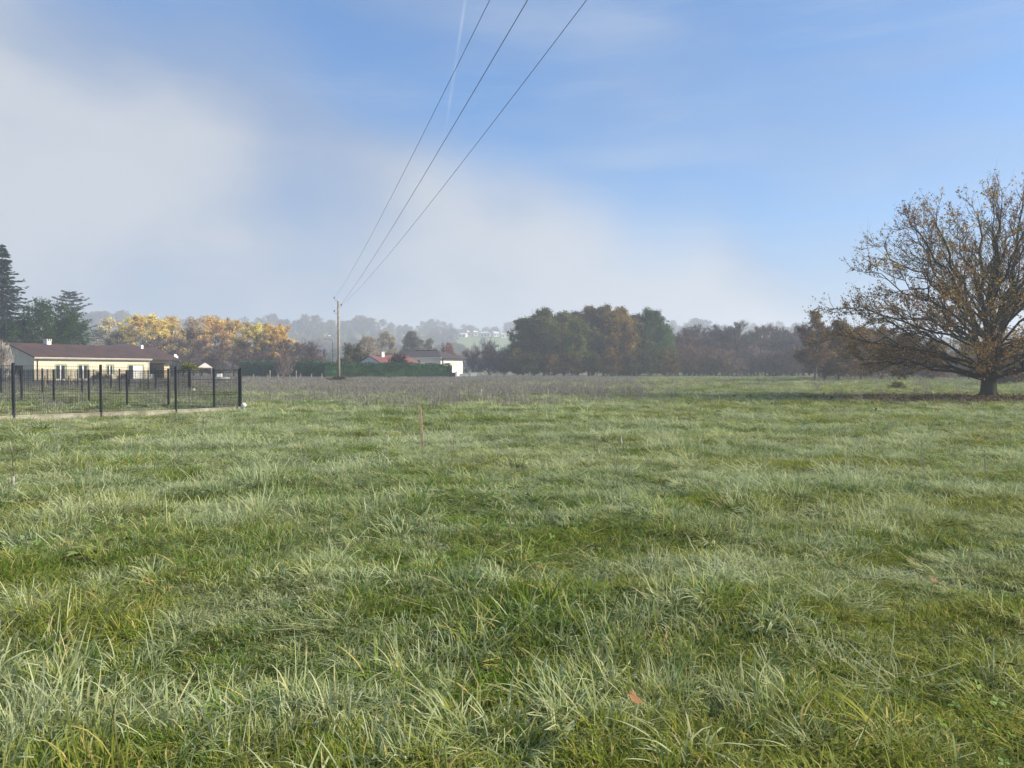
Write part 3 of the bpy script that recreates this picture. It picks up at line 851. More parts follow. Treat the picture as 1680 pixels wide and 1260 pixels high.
plant_tree('shrub0', 'leafy_shrub', 734, 170, 566, 'reddish shrub rising behind the dark hipped roof', 'shrub', (0.26, 0.11, 0.08), wide=0.6)
plant_tree('shrub1', 'leafy_shrub', 653, 113.2, 582, 'dark maroon bush in front of the red roof', 'shrub', (0.055, 0.03, 0.03), wide=1.0)
for i, (px, Y, ty) in enumerate([(776, 158, 574), (803, 152, 565), (826, 158, 572)]):
    plant_tree('bshrub%d' % (i % 2), 'bare_shrub', px, Y, ty, ORD[i] + ' rounded purple-grey leafless bush from the white house towards the grove', 'shrub', (0.115, 0.085, 0.090), 'leafless bushes beside the grove', wide=1.25, seed=i)

# ------------------------------------------------------------------ the grove in the middle of the field's far edge
GROVE = [
 ('grove0', 858, 143, 524, (0.124, 0.126, 0.039), 'dark olive-brown tree at the houses end of the grove', 1.0),
 ('grove2', 892, 141, 508, (0.119, 0.130, 0.039), 'tall dark brown-green tree, second of the grove from the houses', 1.05),
 ('grove1', 926, 146, 512, (0.159, 0.153, 0.045), 'brownish olive tree in the left middle of the grove', 1.0),
 ('grove3', 948, 137, 524, (0.140, 0.173, 0.048), 'lower green-yellow tree at the front of the grove', 0.95),
 ('grove0', 966, 148, 505, (0.198, 0.137, 0.045), 'reddish brown tree in the middle of the grove', 0.9),
 ('grove2', 990, 146, 503, (0.152, 0.137, 0.054), 'grey-brown tall tree behind the rusty one in the grove', 0.9),
 ('grove1', 1016, 139, 505, (0.263, 0.176, 0.050), 'rusty orange-brown tree, brightest of the grove', 1.0),
 ('grove3', 1042, 141, 518, (0.223, 0.166, 0.050), 'smaller russet tree beside the dark green end tree', 0.85),
 ('grove2', 1068, 141, 508, (0.075, 0.126, 0.039), 'dark green tree near the misty-wood end of the grove', 1.0),
 ('grove0', 1090, 146, 534, (0.097, 0.135, 0.045), 'low green tree closing the grove beside the misty wood', 0.85),
 ('grove3', 876, 155, 520, (0.108, 0.114, 0.039), 'dim olive tree in the back row behind the houses end of the grove', 1.2),
 ('grove1', 910, 157, 518, (0.113, 0.117, 0.042), 'dim tree in the back row between the two tallest brown-green ones', 1.2),
 ('grove0', 945, 157, 514, (0.119, 0.109, 0.039), 'dim brownish tree in the back row behind the front green-yellow tree', 1.2),
 ('grove2', 1005, 158, 512, (0.128, 0.109, 0.045), 'dim tree in the back row behind the brightest rusty tree', 1.2),
 ('grove3', 1046, 157, 516, (0.095, 0.114, 0.045), 'dim green tree in the back row near the misty-wood end', 1.3),
]
for k, px, Y, ty, c, lab, w in GROVE:
    plant_tree(k, 'grove_tree', px, Y, ty, lab, 'tree', c, 'trees of the grove at the far edge of the field', wide=w, seed=px + 3)
plant_tree('spruce', 'conifer_tree', 1020, 153, 499, 'conifer tip poking out of the top of the grove', 'tree', (0.05, 0.075, 0.04), wide=0.8)
for i, (px, Y, ty) in enumerate([(848, 136, 575), (872, 133, 580), (905, 132, 583), (938, 132, 582), (972, 132, 580), (1004, 132, 584), (1034, 133, 582), (1064, 133, 578), (1094, 135, 576)]):
    plant_tree('shrub%d' % (i % 2), 'leafy_shrub', px, Y, ty, ORD[i] + ' undergrowth bush from the houses along the foot of the grove', 'shrub', [(0.10, 0.078, 0.03), (0.072, 0.076, 0.028), (0.13, 0.085, 0.03)][i % 3], 'undergrowth bushes along the grove', wide=1.05, seed=i)

# ------------------------------------------------------------------ misty woodland right of the grove
rw = random.Random(5)
px = 1112
i = 0
while px < 1330:
    Y = rw.uniform(158, 200)
    ty = 543 + rw.uniform(-15, 12) - (4 if 1180 < px < 1260 else 0)
    plant_tree('bare%d' % (i % 3), 'woodland_tree', px, Y, ty, 'purple-grey leafless tree in the misty wood between grove and oak', 'tree', (0.15 + rw.uniform(-.03, .03), 0.105 + rw.uniform(-.02, .02), 0.105), 'leafless trees of the misty wood', wide=rw.uniform(1.2, 1.9), seed=i)
    px += rw.uniform(7, 12); i += 1
for i, (px, Y, ty, c) in enumerate([(1128, 148, 568, (0.20, 0.125, 0.085)), (1165, 150, 572, (0.21, 0.125, 0.085)), (1190, 146, 575, (0.17, 0.11, 0.09)), (1232, 150, 572, (0.14, 0.105, 0.10)), (1268, 148, 576, (0.13, 0.10, 0.10)), (1300, 146, 574, (0.14, 0.10, 0.09))]):
    plant_tree('bshrub%d' % (i % 2), 'bare_shrub', px, Y, ty, ORD[i] + ' brown leafless bush from the grove at the front of the misty wood', 'shrub', c, 'bushes at the front of the misty wood', wide=1.5, seed=i + 20)
for i, px in enumerate(range(1108, 1345, 13)):
    Y = 168 + 7 * ((i * 29) % 5)
    plant_tree('bshrub%d' % (i % 2), 'bare_shrub', px, Y, 578 + (i * 17) % 12, 'grey-brown leafless undergrowth bush among the trunks of the misty wood', 'shrub', (0.13 + 0.02 * (i % 3), 0.095 + 0.01 * (i % 2), 0.09), 'undergrowth bushes of the misty wood', wide=1.7, seed=i + 120)
for i, px in enumerate(range(1352, 1720, 22)):
    Y = 112 + 6 * ((i * 29) % 4)
    plant_tree('bshrub%d' % (i % 2), 'bare_shrub', px, Y, 582 + (i * 17) % 12, 'brown leafless undergrowth bush in the wood behind the oak', 'shrub', (0.14 + 0.02 * (i % 3), 0.09 + 0.01 * (i % 2), 0.07), 'undergrowth bushes behind the oak', wide=1.7, seed=i + 150)
BT = [
 ('leafy3', 1336, 88, 512, (0.177, 0.099, 0.058), 'slender russet tree standing apart left of the big oak', 1.0),
 ('grove0', 1376, 92, 528, (0.163, 0.095, 0.042), 'russet tree behind the outer left branches of the oak', 1.2),
 ('leafy2', 1354, 96, 536, (0.156, 0.088, 0.048), 'low russet tree just behind the slender one left of the oak', 1.4),
 ('grove1', 1412, 96, 536, (0.150, 0.085, 0.039), 'dull brown tree behind the lower left branches of the oak', 1.3),
 ('leafy1', 1446, 100, 534, (0.163, 0.092, 0.041), 'rusty tree seen through the left half of the oak crown', 1.3),
 ('grove2', 1486, 98, 548, (0.143, 0.078, 0.039), 'brown tree between the oak branches and the sapling', 1.3),
 ('grove3', 1532, 100, 556, (0.150, 0.082, 0.044), 'brown tree seen through the oak just left of its trunk', 1.3),
 ('grove1', 1590, 102, 560, (0.136, 0.075, 0.044), 'brown tree directly behind the oak trunk', 1.4),
 ('grove2', 1656, 100, 566, (0.075, 0.061, 0.037), 'dark tree behind the oak at the picture edge', 1.4),
 ('grove0', 1715, 92, 560, (0.061, 0.054, 0.034), 'dark low-branched tree past the oak at the picture edge', 1.3),
]
for k, px, Y, ty, c, lab, w in BT:
    plant_tree(k, 'russet_tree', px, Y, ty, lab, 'tree', c, 'russet trees behind the oak', wide=w, seed=px)
for i, px in enumerate(range(1345, 1740, 34)):
    Y = 126 + 9 * ((i * 37) % 5)
    plant_tree('bare%d' % (i % 3), 'woodland_tree', px, Y, 560 + (i * 13) % 14, 'dim leafless tree in the wood far behind the oak', 'tree', (0.125, 0.092, 0.09), 'leafless trees far behind the oak', wide=1.7, seed=i + 60)
for i, px in enumerate(range(1640, 1740, 24)):
    plant_tree('shrub%d' % (i % 2), 'leafy_shrub', px, 70 + 3 * i, 596, ORD[i] + ' dark bush past the oak trunk towards the picture edge', 'shrub', (0.05, 0.048, 0.032), 'dark bushes past the oak trunk', wide=1.3, seed=i + 90)

# ------------------------------------------------------------------ far hillside woods: one mass seen through mist
def hillside_wood():
    rng = np.random.default_rng(77)
    P, S, RT = [], [], []
    n = 6200
    az = rng.uniform(-0.95, 0.95, n); Y = rng.uniform(330, 900, n)
    X = az * Y
    pxs = az * F + 840
    meadow = (pxs > 742) & (pxs < 860) & (Y > 500) & (Y < 795)
    dens = np.where(meadow, 0.07, 0.85) * (vn(X / 55, Y / 55, 21) * 0.9 + 0.45)
    k = rng.random(n) < dens
    X, Y = X[k], Y[k]; m = len(X)
    Z = terrain(X, Y)
    h = rng.uniform(0.45, 0.95, m) + 0.7 * ss(vn(X / 40, Y / 40, 23), 0.55, 0.85)
    objs = []
    for i, kd in enumerate(('leafy0', 'leafy2', 'bare0', 'bare1', 'grove1', 'leafy3')):
        t, c, w = VAR[kd]
        for q, me in enumerate((c,)):
            me2 = me.copy(); me2.materials.clear()
            me2.materials.append(M['farleaf'] if not kd.startswith('bare') else M['fartwig'])
            objs.append(bpy.data.objects.new('hill_tree_%d' % i, me2))
    idx = rng.choice(6, m, p=[0.24, 0.2, 0.16, 0.14, 0.12, 0.14])
    w = rng.uniform(1.0, 1.6, m)
    scatter('hillside_woods', np.stack([X, Y, Z - 0.5], 1), np.stack([np.zeros(m), np.zeros(m), rng.uniform(0, 6.28, m)], 1),
            np.stack([h * w, h * w, h], 1), objs, idx, 'pale misty autumn woods covering the far hillside', 'woods')
def farmat(name, cols):
    m, nt, o = newmat(name)
    ir = nd(nt, 'ShaderNodeObjectInfo').outputs['Random']
    at = nd(nt, 'ShaderNodeAttribute', attribute_name='rnd').outputs['Fac']
    cr = nd(nt, 'ShaderNodeValToRGB'); cr.color_ramp.interpolation = 'LINEAR'
    el = cr.color_ramp.elements
    while len(el) < len(cols): el.new(0.5)
    for i, c in enumerate(cols): el[i].position = i / (len(cols) - 1); el[i].color = (*c, 1)
    lk(nt, ir, cr.inputs[0])
    v = nd(nt, 'ShaderNodeHueSaturation'); lk(nt, cr.outputs[0], v.inputs['Color'])
    lk(nt, mth(nt, 'ADD', 0.7, mth(nt, 'MULTIPLY', at, 0.6)), v.inputs['Value'])
    d = nd(nt, 'ShaderNodeBsdfDiffuse'); lk(nt, v.outputs[0], d.inputs[0])
    t = nd(nt, 'ShaderNodeBsdfTranslucent'); lk(nt, v.outputs[0], t.inputs[0])
    mx = nd(nt, 'ShaderNodeMixShader'); mx.inputs[0].default_value = 0.3
    lk(nt, d.outputs[0], mx.inputs[1]); lk(nt, t.outputs[0], mx.inputs[2]); lk(nt, mx.outputs[0], o.inputs[0])
    return m
M['farleaf'] = farmat('hill_leaves', [(0.26, 0.22, 0.10), (0.12, 0.13, 0.06), (0.34, 0.27, 0.11), (0.15, 0.12, 0.08), (0.28, 0.24, 0.15)])
M['fartwig'] = farmat('hill_twigs', [(0.16, 0.13, 0.12), (0.22, 0.18, 0.15), (0.14, 0.12, 0.12)])
hillside_wood()

# ------------------------------------------------------------------ hedges
def hedge(px0, Y0, px1, Y1, top0, top1, depth, label, seed, color=(0.032, 0.082, 0.030)):
    rng = np.random.default_rng(seed)
    A = np.array([atp(px0, Y0), Y0]); B = np.array([atp(px1, Y1), Y1])
    u = (B - A); L = np.linalg.norm(u); u = u / L; v = np.array([-u[1], u[0]])
    if v[1] < 0: v = -v
    e = empty('hedge', (A[0], A[1], 0)); tag(e, label, 'hedge', 'dark clipped hedges')
    # core body
    nx, nz = max(6, int(L / 0.8)), 5
    def top(s): return zpx(top0 + (top1 - top0) * s, Y0 + (Y1 - Y0) * s)
    V, Q = [], []
    prof = [(0.12, 0.0), (0.05, 0.35), (0.1, 0.75), (0.3, 0.93), (0.7, 0.93), (0.9, 0.75), (0.95, 0.0)]
    for i in range(nx + 1):
        s = i / nx; p = A + u * L * s - A
        zg = tz(*(A + u * L * s)) - 0.1; zt = top(s)
        for (d, h) in prof:
            jit = rng.normal() * 0.05
            q = p + v * depth * d + v * jit
            V.append((q[0], q[1], zg + (zt - zg) * h + rng.normal() * 0.04))
    k = len(prof)
    for i in range(nx):
        for j in range(k - 1): Q.append((i*k + j, (i+1)*k + j, (i+1)*k + j + 1, i*k + j + 1))
    link('hedge_body', mesh_np('hedge_body', np.array(V), np.array(Q), {'rnd': rng.random(len(V))}), M['needle'], e).color = (*color, 1)
    n = int(L * 330)
    s = rng.random(n); f = rng.random(n)
    zg = terrain(A[0] + u[0] * L * s, A[1] + u[1] * L * s); zt = np.array([top(a) for a in s]) + 0.10 * (vn(s * L / 0.9, s * 0, seed) - 0.5) * 2
    on_top = f < 0.3
    d = np.where(on_top, rng.uniform(0.05, 0.95, n), rng.normal(0.06, 0.05, n)); h = np.where(on_top, rng.normal(0.98, 0.04, n), rng.random(n))
    C = np.stack([u[0] * L * s + v[0] * depth * d, u[1] * L * s + v[1] * depth * d, zg + (zt - zg) * h], 1)
    V, Fq, At = leaves(C, 0.20, rng, asp=0.5)
    o = link('leaves', mesh_np('hedge_leaves', V, Fq, {'rnd': At}), M['needle'], e); o.color = (*color, 1); o['kind'] = 'stuff'
hedge(393, 122, 536, 112, 593.5, 594.5, 1.4, 'dark green hedge running from the fence towards the utility pole', 3)
hedge(533, 108, 742, 112, 594.5, 597.5, 1.6, 'dark green clipped hedge in front of the white houses', 4)

# ------------------------------------------------------------------ fences
def fence(label, posts, heights, panel_h=1.45, plinth=0.16, post_w=0.06):
    """anthracite posts, welded mesh panels and concrete boards; posts = world xy"""
    e = empty('panel_fence', (posts[0][0], posts[0][1], 0)); tag(e, label, 'fence', 'anthracite panel fences')
    ox, oy = posts[0]
    base = [tz(x, y) for x, y in posts]
    for (x, y), b, h in zip(posts, base, heights):
        m = MB().box(x-ox-post_w/2, x-ox+post_w/2, y-oy-post_w/2, y-oy+post_w/2, b - 0.1, b + h)
        o = link('post', m, M['anthracite'], e)
        c = MB().box(x-ox-post_w/2-.004, x-ox+post_w/2+.004, y-oy-post_w/2-.004, y-oy+post_w/2+.004, b + h, b + h + 0.025)
        link('post_cap', c, M['black'], o)
    for i in range(len(posts) - 1):
        (x0, y0), (x1, y1) = posts[i], posts[i + 1]
        d = Vector((x1 - x0, y1 - y0, 0)); L = d.length; d /= L; nrm = Vector((-d.y, d.x, 0))
        a = Vector((x0 - ox, y0 - oy, 0))
        b0, b1 = base[i], base[i + 1]; h0, h1 = heights[i], heights[i + 1]
        if plinth > 0:
            m = MB(); g = post_w / 2 + 0.002; th = 0.022
            p = []
            for t, b in ((g, b0), (L - g, b1)):
                for w in (-th, th):
                    for z in (-0.1, plinth): p.append(a + d * t + nrm * w + Vector((0, 0, b + z)))
            m.v = [tuple(q) for q in p]
            m.f = [(0,1,3,2),(4,6,7,5),(0,4,5,1),(2,3,7,6),(1,5,7,3),(0,2,6,4)]
            o = link('concrete_board', m, M['concrete'], e)
            lip = MB(); p = []
            for t, b in ((g, b0), (L - g, b1)):
                for w in (-th - 0.012, th + 0.012):
                    for z in (plinth + 0.001, plinth + 0.03): p.append(a + d * t + nrm * w + Vector((0, 0, b + z)))
            lip.v = [tuple(q) for q in p]; lip.f = m.f
            link('board_coping', lip, M['concrete'], o)
        m = MB(); r = 0.0038
        zt0 = b0 + h0 - 0.03; zt1 = b1 + h1 - 0.03
        zb0 = b0 + plinth + 0.04; zb1 = b1 + plinth + 0.04
        n = int((L - 2 * g if plinth > 0 else L - 0.08) / 0.05)
        for k in range(n + 1):
            t = (0.045 + (L - 0.09) * k / n); s = t / L
            p = a + d * t
            zb = zb0 + (zb1 - zb0) * s; zt = zt0 + (zt1 - zt0) * s
            m.tube([p + Vector((0, 0, zb)), p + Vector((0, 0, zt))], r, 3, False)
        for q in (0.0, 0.07, 0.33, 0.40, 0.66, 0.73, 0.92, 0.985):
            z0 = zb0 + (zt0 - zb0) * q; z1 = zb1 + (zt1 - zb1) * q
            m.tube([a + d * 0.037 + nrm * 0.006 + Vector((0, 0, z0)), a + d * (L - 0.037) + nrm * 0.006 + Vector((0, 0, z1))], r * 1.25, 3, False)
        o = link('mesh_panel', m, M['anthracite'], e); o['kind'] = 'stuff'
A_, D_ = np.array([-15.0, 22.4]), np.array([-10.2, 28.0])
st = (D_ - A_) / 3
front = [tuple(A_ - st * k) for k in (2, 1)] + [tuple(A_ + st * k) for k in range(4)]
fence('nearest anthracite mesh fence with concrete boards along the open field', front, [1.76, 1.76, 1.74, 1.72, 1.68, 1.62])
ud = np.array([-0.87, 0.5])
fence('anthracite mesh fence closing the far side of the nearest lot', [tuple(D_ + ud * s + np.array([0.0, 0.0]) + (ud * 0.09 if s == 0 else 0)) for s in (0, 1.5, 4.25, 7.0, 9.75, 12.5, 15.25, 18.0)], [1.60] * 8, plinth=0.12)
E_ = np.array([-21.6, 50.0]); W_ = np.array([-30.6, 44.6])
fence('middle mesh fence on a pale concrete strip in front of the bungalow', [tuple(W_ + (E_ - W_) * k / 5) for k in range(-1, 6)], [1.60] * 7)
N_ = np.array([-41.0, 63.8])
fence('farthest mesh fence running along the bungalow garden', [tuple(E_ + (N_ - E_) * (k + (0.03 if k == 0 else 0)) / 9) for k in range(0, 11)], [1.55] * 11, plinth=0.1)

# round white caps on short stems at the two fence corners
def round_marker(x, y, h, r, label):
    z = tz(x, y)
    e = empty('marker_disc', (x, y, z)); tag(e, label, 'marker', 'round white markers at the fence corners')
    m = MB(); n = 20
    prof = [(0.0, -0.035), (r * 0.75, -0.03), (r, -0.008), (r, 0.012), (r * 0.8, 0.03), (0.0, 0.04)]
    vs = []
    for (q, d) in prof:
        for k in range(n):
            a = 2 * math.pi * k / n
            vs.append((q * math.cos(a), -d, h + q * math.sin(a)))
    m.v = vs
    for i in range(len(prof) - 1):
        for k in range(n): m.f.append((i*n + k, i*n + (k+1) % n, (i+1)*n + (k+1) % n, (i+1)*n + k))
    link('disc', m, M['white'], e, smooth=True)
    link('stem', MB().tube([(0.03, 0.02, -0.05), (0.01, 0.02, h - r * 0.6)], 0.018, 8), M['white'], e)
round_marker(-10.02, 27.8, 0.24, 0.095, 'round white disc on a short stem at the nearest fence corner')
round_marker(-21.3, 49.8, 0.22, 0.09, 'small white disc at the far fence corner in front of the dinghy')
# short wooden stakes in the garden
def stake(x, y, h, w, lean, label, mat='stakewood', name='wooden_stake'):
    z = tz(x, y)
    m = MB(); s = w / 2
    m.v = [(-s,-s,-.1),(s,-s,-.1),(s,s,-.1),(-s,s,-.1),(-s+lean,-s,h*.97),(s+lean,-s*0.9,h),(s+lean,s,h*.985),(-s+lean,s,h*.97)]
    m.f = [(0,3,2,1),(4,5,6,7),(0,1,5,4),(1,2,6,5),(2,3,7,6),(3,0,4,7)]
    o = link(name, m, M[mat]); o.location = (x, y, z); tag(o, label, 'stake')
    return o
stake(atp(74, 60), 60, 1.05, 0.09, 0.02, 'short brown stake in the bungalow garden beneath the corner of the house')
stake(atp(113, 60), 60, 1.05, 0.10, 0.0, 'short brown stake in the garden between the two glazed doors')
stake(atp(694, 14.6), 14.6, 0.86, 0.046, -0.062, 'thin wooden survey stake standing alone in the open field')
stake(atp(790, 43), 43, 0.42, 0.075, 0.0, 'small white peg far out in the meadow beyond the wooden stake', 'white', 'white_peg')
for i, (px, h, top) in enumerate([(416, 1.0, 0), (439, 0.9, 0), (443, 1.5, 1), (456, 1.0, 0), (475, 0.9, 0), (486, 1.4, 1), (493, 1.0, 0), (511, 1.0, 0), (528, 1.0, 0)]):
    Y = 101 - i * 0.3
    o = stake(atp(px, Y), Y, h, 0.12, 0.0, ORD[i] + ' pale thin post from the fence corner along the foot of the hedge', 'concrete', 'fence_post'); o['category'] = 'post'; o['group'] = 'pale posts along the hedge'

# ------------------------------------------------------------------ houses
def facade(L, H, ops, y0, th, z0=-0.4):
    """front wall in the xz plane with real openings: ops = (x0, x1, zs, ze)"""
    m = MB(); x = 0.0
    for (a, b, s, t) in sorted(ops):
        m.box(x, a, y0, y0 + th, z0, H)
        if s > z0: m.box(a, b, y0, y0 + th, z0, s)
        m.box(a, b, y0, y0 + th, t, H); x = b
    m.box(x, L, y0, y0 + th, z0, H)
    return m
def window(parent, x0, x1, z0, z1, y, leaves_=2, surround=True, sill=False, door_h=0.0):
    w = link('window', MB().box(x0, x1, y + 0.16, y + 0.20, z0, z1), M['dark_in'], parent)
    fw = 0.075
    f = MB().box(x0, x0 + fw, y + 0.08, y + 0.14, z0, z1).box(x1 - fw, x1, y + 0.08, y + 0.14, z0, z1).box(x0 + fw, x1 - fw, y + 0.08, y + 0.14, z1 - fw, z1).box(x0 + fw, x1 - fw, y + 0.08, y + 0.14, z0, z0 + fw + door_h)
    for k in range(1, leaves_):
        c = x0 + (x1 - x0) * k / leaves_; f.box(c - 0.07, c + 0.07, y + 0.075, y + 0.145, z0 + fw + door_h, z1 - fw)
    link('frame', f, M['white'], w)
    n = leaves_
    for k in range(n):
        a = x0 + (x1 - x0) * k / n + 0.075; b = x0 + (x1 - x0) * (k + 1) / n - 0.075
        link('pane', MB().box(a, b, y + 0.105, y + 0.115, z0 + fw + door_h, z1 - fw), M['glass'], w)
    if surround:
        g = 0.16
        link('surround', MB().box(x0 - g, x0, y - 0.025, y + 0.05, z0, z1).box(x1, x1 + g, y - 0.025, y + 0.05, z0, z1).box(x0 - g, x1 + g, y - 0.025, y + 0.05, z1, z1 + g), M['green_trim'], w)
    if sill: link('sill', MB().box(x0 - 0.05, x1 + 0.05, y - 0.06, y + 0.06, z0 - 0.07, z0), M['white'], w)
    return w

def bungalow():
    rz = math.atan2(0.92, 0.38)
    X, Y = -52.6, 82.0
    h = empty('bungalow', (X, Y, tz(X, Y) + 0.02), rz)
    tag(h, 'yellow single-storey bungalow with brown tiled roof behind the fences', 'house')
    L, D, H, ridge = 15.2, 8.4, 3.02, 4.5
    ops = [(2.55, 3.75, 0.02, 2.12), (5.35, 6.55, 0.02, 2.12), (9.1, 9.95, 0.95, 2.12), (12.1, 14.3, 0.02, 2.12)]
    w = link('wall', facade(L, H, ops, 0, 0.25), M['yellow_wall'], h)
    g = MB().prism([(0.25, -0.4), (D, -0.4), (D, H), (D / 2, ridge - 0.1), (0.25, H + 0.05)], 0.0, 0.25)
    g.prism([(0.25, -0.4), (D, -0.4), (D, H), (D / 2, ridge - 0.1), (0.25, H + 0.05)], L - 0.25, L)
    link('gable_wall', g, M['yellow_wall'], h)
    link('rear_wall', MB().box(0.25, L - 0.25, D - 0.25, D - 0.002, -0.4, H), M['yellow_wall'], h)
    link('gable_window', MB().box(-0.03, 0.02, 1.8, 3.3, 0.9, 2.05), M['dark_in'], h)
    window(h, *ops[0], 0, door_h=0.45); window(h, *ops[1], 0, door_h=0.45); window(h, *ops[2], 0, 2, sill=True)
    d = link('sliding_door', MB().box(12.1, 14.3, 0.16, 0.2, 0.02, 2.12), M['dark_in'], h)
    link('shutter', MB().box(12.85, 14.25, 0.06, 0.11, 0.05, 2.08), M['white'], d)
    link('frame', MB().box(12.1, 12.2, 0.08, 0.14, 0.02, 2.12).box(12.2, 14.3, 0.08, 0.14, 2.085, 2.12), M['white'], d)
    link('pane', MB().box(12.2, 12.84, 0.105, 0.115, 0.05, 2.08), M['glass'], d)
    link('surround', MB().box(11.94, 12.1, -0.025, 0.05, 0.02, 2.12).box(14.3, 14.46, -0.025, 0.05, 0.02, 2.12).box(11.94, 14.46, -0.025, 0.05, 2.12, 2.28), M['green_trim'], d)
    # roof: two slopes with eaves, thickness 0.12
    o = 0.45; sl = (ridge - H) / (D / 2); ye = -o; ze = H - o * sl
    prof = [(ye, ze), (D / 2, ridge), (D + o, ze), (D + o, ze + 0.13), (D / 2, ridge + 0.13), (ye, ze + 0.13)]
    r = link('roof', MB().prism(prof, -0.3, L + 4.6), M['tile_brown'], h)
    ch = link('chimney', MB().box(4.3, 4.85, D / 2 - 0.3, D / 2 + 0.3, ridge - 0.2, ridge + 0.45), M['white_wall'], r)
    link('chimney_cap', MB().box(4.27, 4.38, D / 2 - 0.33, D / 2 + 0.33, ridge + 0.45, ridge + 0.68).box(4.53, 4.63, D / 2 - 0.33, D / 2 + 0.33, ridge + 0.45, ridge + 0.68).box(4.77, 4.88, D / 2 - 0.33, D / 2 + 0.33, ridge + 0.45, ridge + 0.68), M['canvas'], r)
    link('vent', MB().box(17.0, 17.35, D / 2 - 0.8, D / 2 - 0.45, ridge - 0.35, ridge + 0.35), M['white_wall'], r)
    link('aerial', MB().tube([(17.1, D / 2, ridge), (17.1, D / 2, ridge + 2.0)], 0.02, 5).tube([(16.8, D / 2, ridge + 1.9), (17.5, D / 2, ridge + 1.9)], 0.012, 4), M['metal'], r)
    link('gutter', MB().box(-0.3, L + 0.1, ye - 0.09, ye - 0.003, ze + 0.02, ze + 0.09), M['canvas'], h)
    link('fascia', MB().box(-0.3, L + 0.1, ye + 0.01, ye + 0.03, ze - 0.08, ze - 0.002), M['canvas'], h)
    link('downpipe', MB().tube([(0.35, -0.38, ze), (0.35, -0.08, ze - 0.3), (0.35, -0.08, -0.3)], 0.05, 8), M['black'], h)
    link('downpipe', MB().tube([(L - 0.1, -0.38, ze), (L - 0.1, -0.08, ze - 0.3), (L - 0.1, -0.08, -0.3)], 0.05, 8), M['white'], h)
    # garage wing, set back, with an open dark bay
    gb = 1.0
    gm = MB()
    gx0, gx1 = L + 0.002, L + 4.2
    zt = H + (gb) * sl - 0.02
    gm.box(gx0, gx0 + 0.5, gb, gb + 0.25, -0.4, zt).box(gx1 - 0.9, gx1, gb, gb + 0.25, -0.4, zt).box(gx0 + 0.5, gx1 - 0.9, gb, gb + 0.25, 2.25, zt)
    gw = link('garage_wall', gm, M['orange_wall'], h)
    link('garage_gable', MB().prism([(gb + 0.25, -0.4), (D, -0.4), (D, H), (D / 2, ridge - 0.1), (gb + 0.25, zt)], gx1 - 0.25, gx1), M['orange_wall'], h)
    link('garage_interior', MB().box(gx0 + 0.02, gx1 - 0.27, D - 0.6, D - 0.27, -0.3, 2.6), M['dark_in'], h)
    link('garage_lintel', MB().box(gx0 + 0.4, gx1 - 0.8, gb - 0.03, gb - 0.002, 2.25, 2.42), M['black'], h)
    # clutter standing in the open bay
    rr = random.Random(3)
    for k in range(7):
        x = gx0 + 0.7 + k * 0.32; w_ = rr.uniform(0.15, 0.3); hh = rr.uniform(0.4, 1.6)
        b = link('storage_box', MB().box(x, x + w_, gb + 1.4, gb + 1.7, -0.3, hh).box(x + 0.02, x + w_ - 0.02, gb + 1.36, gb + 1.4, hh - 0.3, hh - 0.02), M[['tarp', 'metal', 'stakewood', 'white', 'dark_in', 'tarp', 'metal'][k]])
        b.matrix_world = Matrix.Translation(h.location) @ Matrix.Rotation(rz, 4, 'Z')
        tag(b, 'stored box inside the open dark garage bay of the bungalow', 'box', 'things stored in the garage bay')
    # satellite dish
    d = empty('satellite_dish', h.location, rz)
    tag(d, 'round white satellite dish at the garage end of the bungalow roof', 'satellite dish')
    m = MB(); n = 24; dx_, dy_, dz_ = L + 4.95, gb - 0.3, 3.25
    nrm = Vector((0.25, -0.93, 0.3)); q = nrm.to_track_quat('Z', 'Y')
    rings = [(0.0, 0.0), (0.15, 0.012), (0.3, 0.05), (0.42, 0.10)]
    for (a, b) in rings:
        for k in range(n):
            v = q @ Vector((a * math.cos(2*math.pi*k/n), a * math.sin(2*math.pi*k/n), b)); m.v.append((dx_ + v.x, dy_ + v.y, dz_ + v.z))
    for i in range(3):
        for k in range(n): m.f.append((i*n + k, i*n + (k+1) % n, (i+1)*n + (k+1) % n, (i+1)*n + k))
    link('reflector', m, M['white'], d, smooth=True)
    fp = q @ Vector((0, -0.05, 0.45)); ed = q @ Vector((0, -0.4, 0.1))
    link('feed_arm', MB().tube([(dx_ + ed.x, dy_ + ed.y, dz_ + ed.z), (dx_ + fp.x, dy_ + fp.y, dz_ + fp.z)], 0.015, 6), M['metal'], d)
    link('feed_horn', MB().tube([(dx_ + fp.x, dy_ + fp.y, dz_ + fp.z), (dx_ + fp.x - nrm.x*.1, dy_ + fp.y - nrm.y*.1, dz_ + fp.z - nrm.z*.1)], 0.035, 8), M['white'], d)
    link('bracket', MB().tube([(dx_ , dy_ + 0.05, dz_), (dx_ - 0.1, dy_ + 0.35, dz_ - 0.1), (L + 4.2, gb + 0.6, dz_ - 0.3)], 0.025, 6), M['metal'], d)
bungalow()

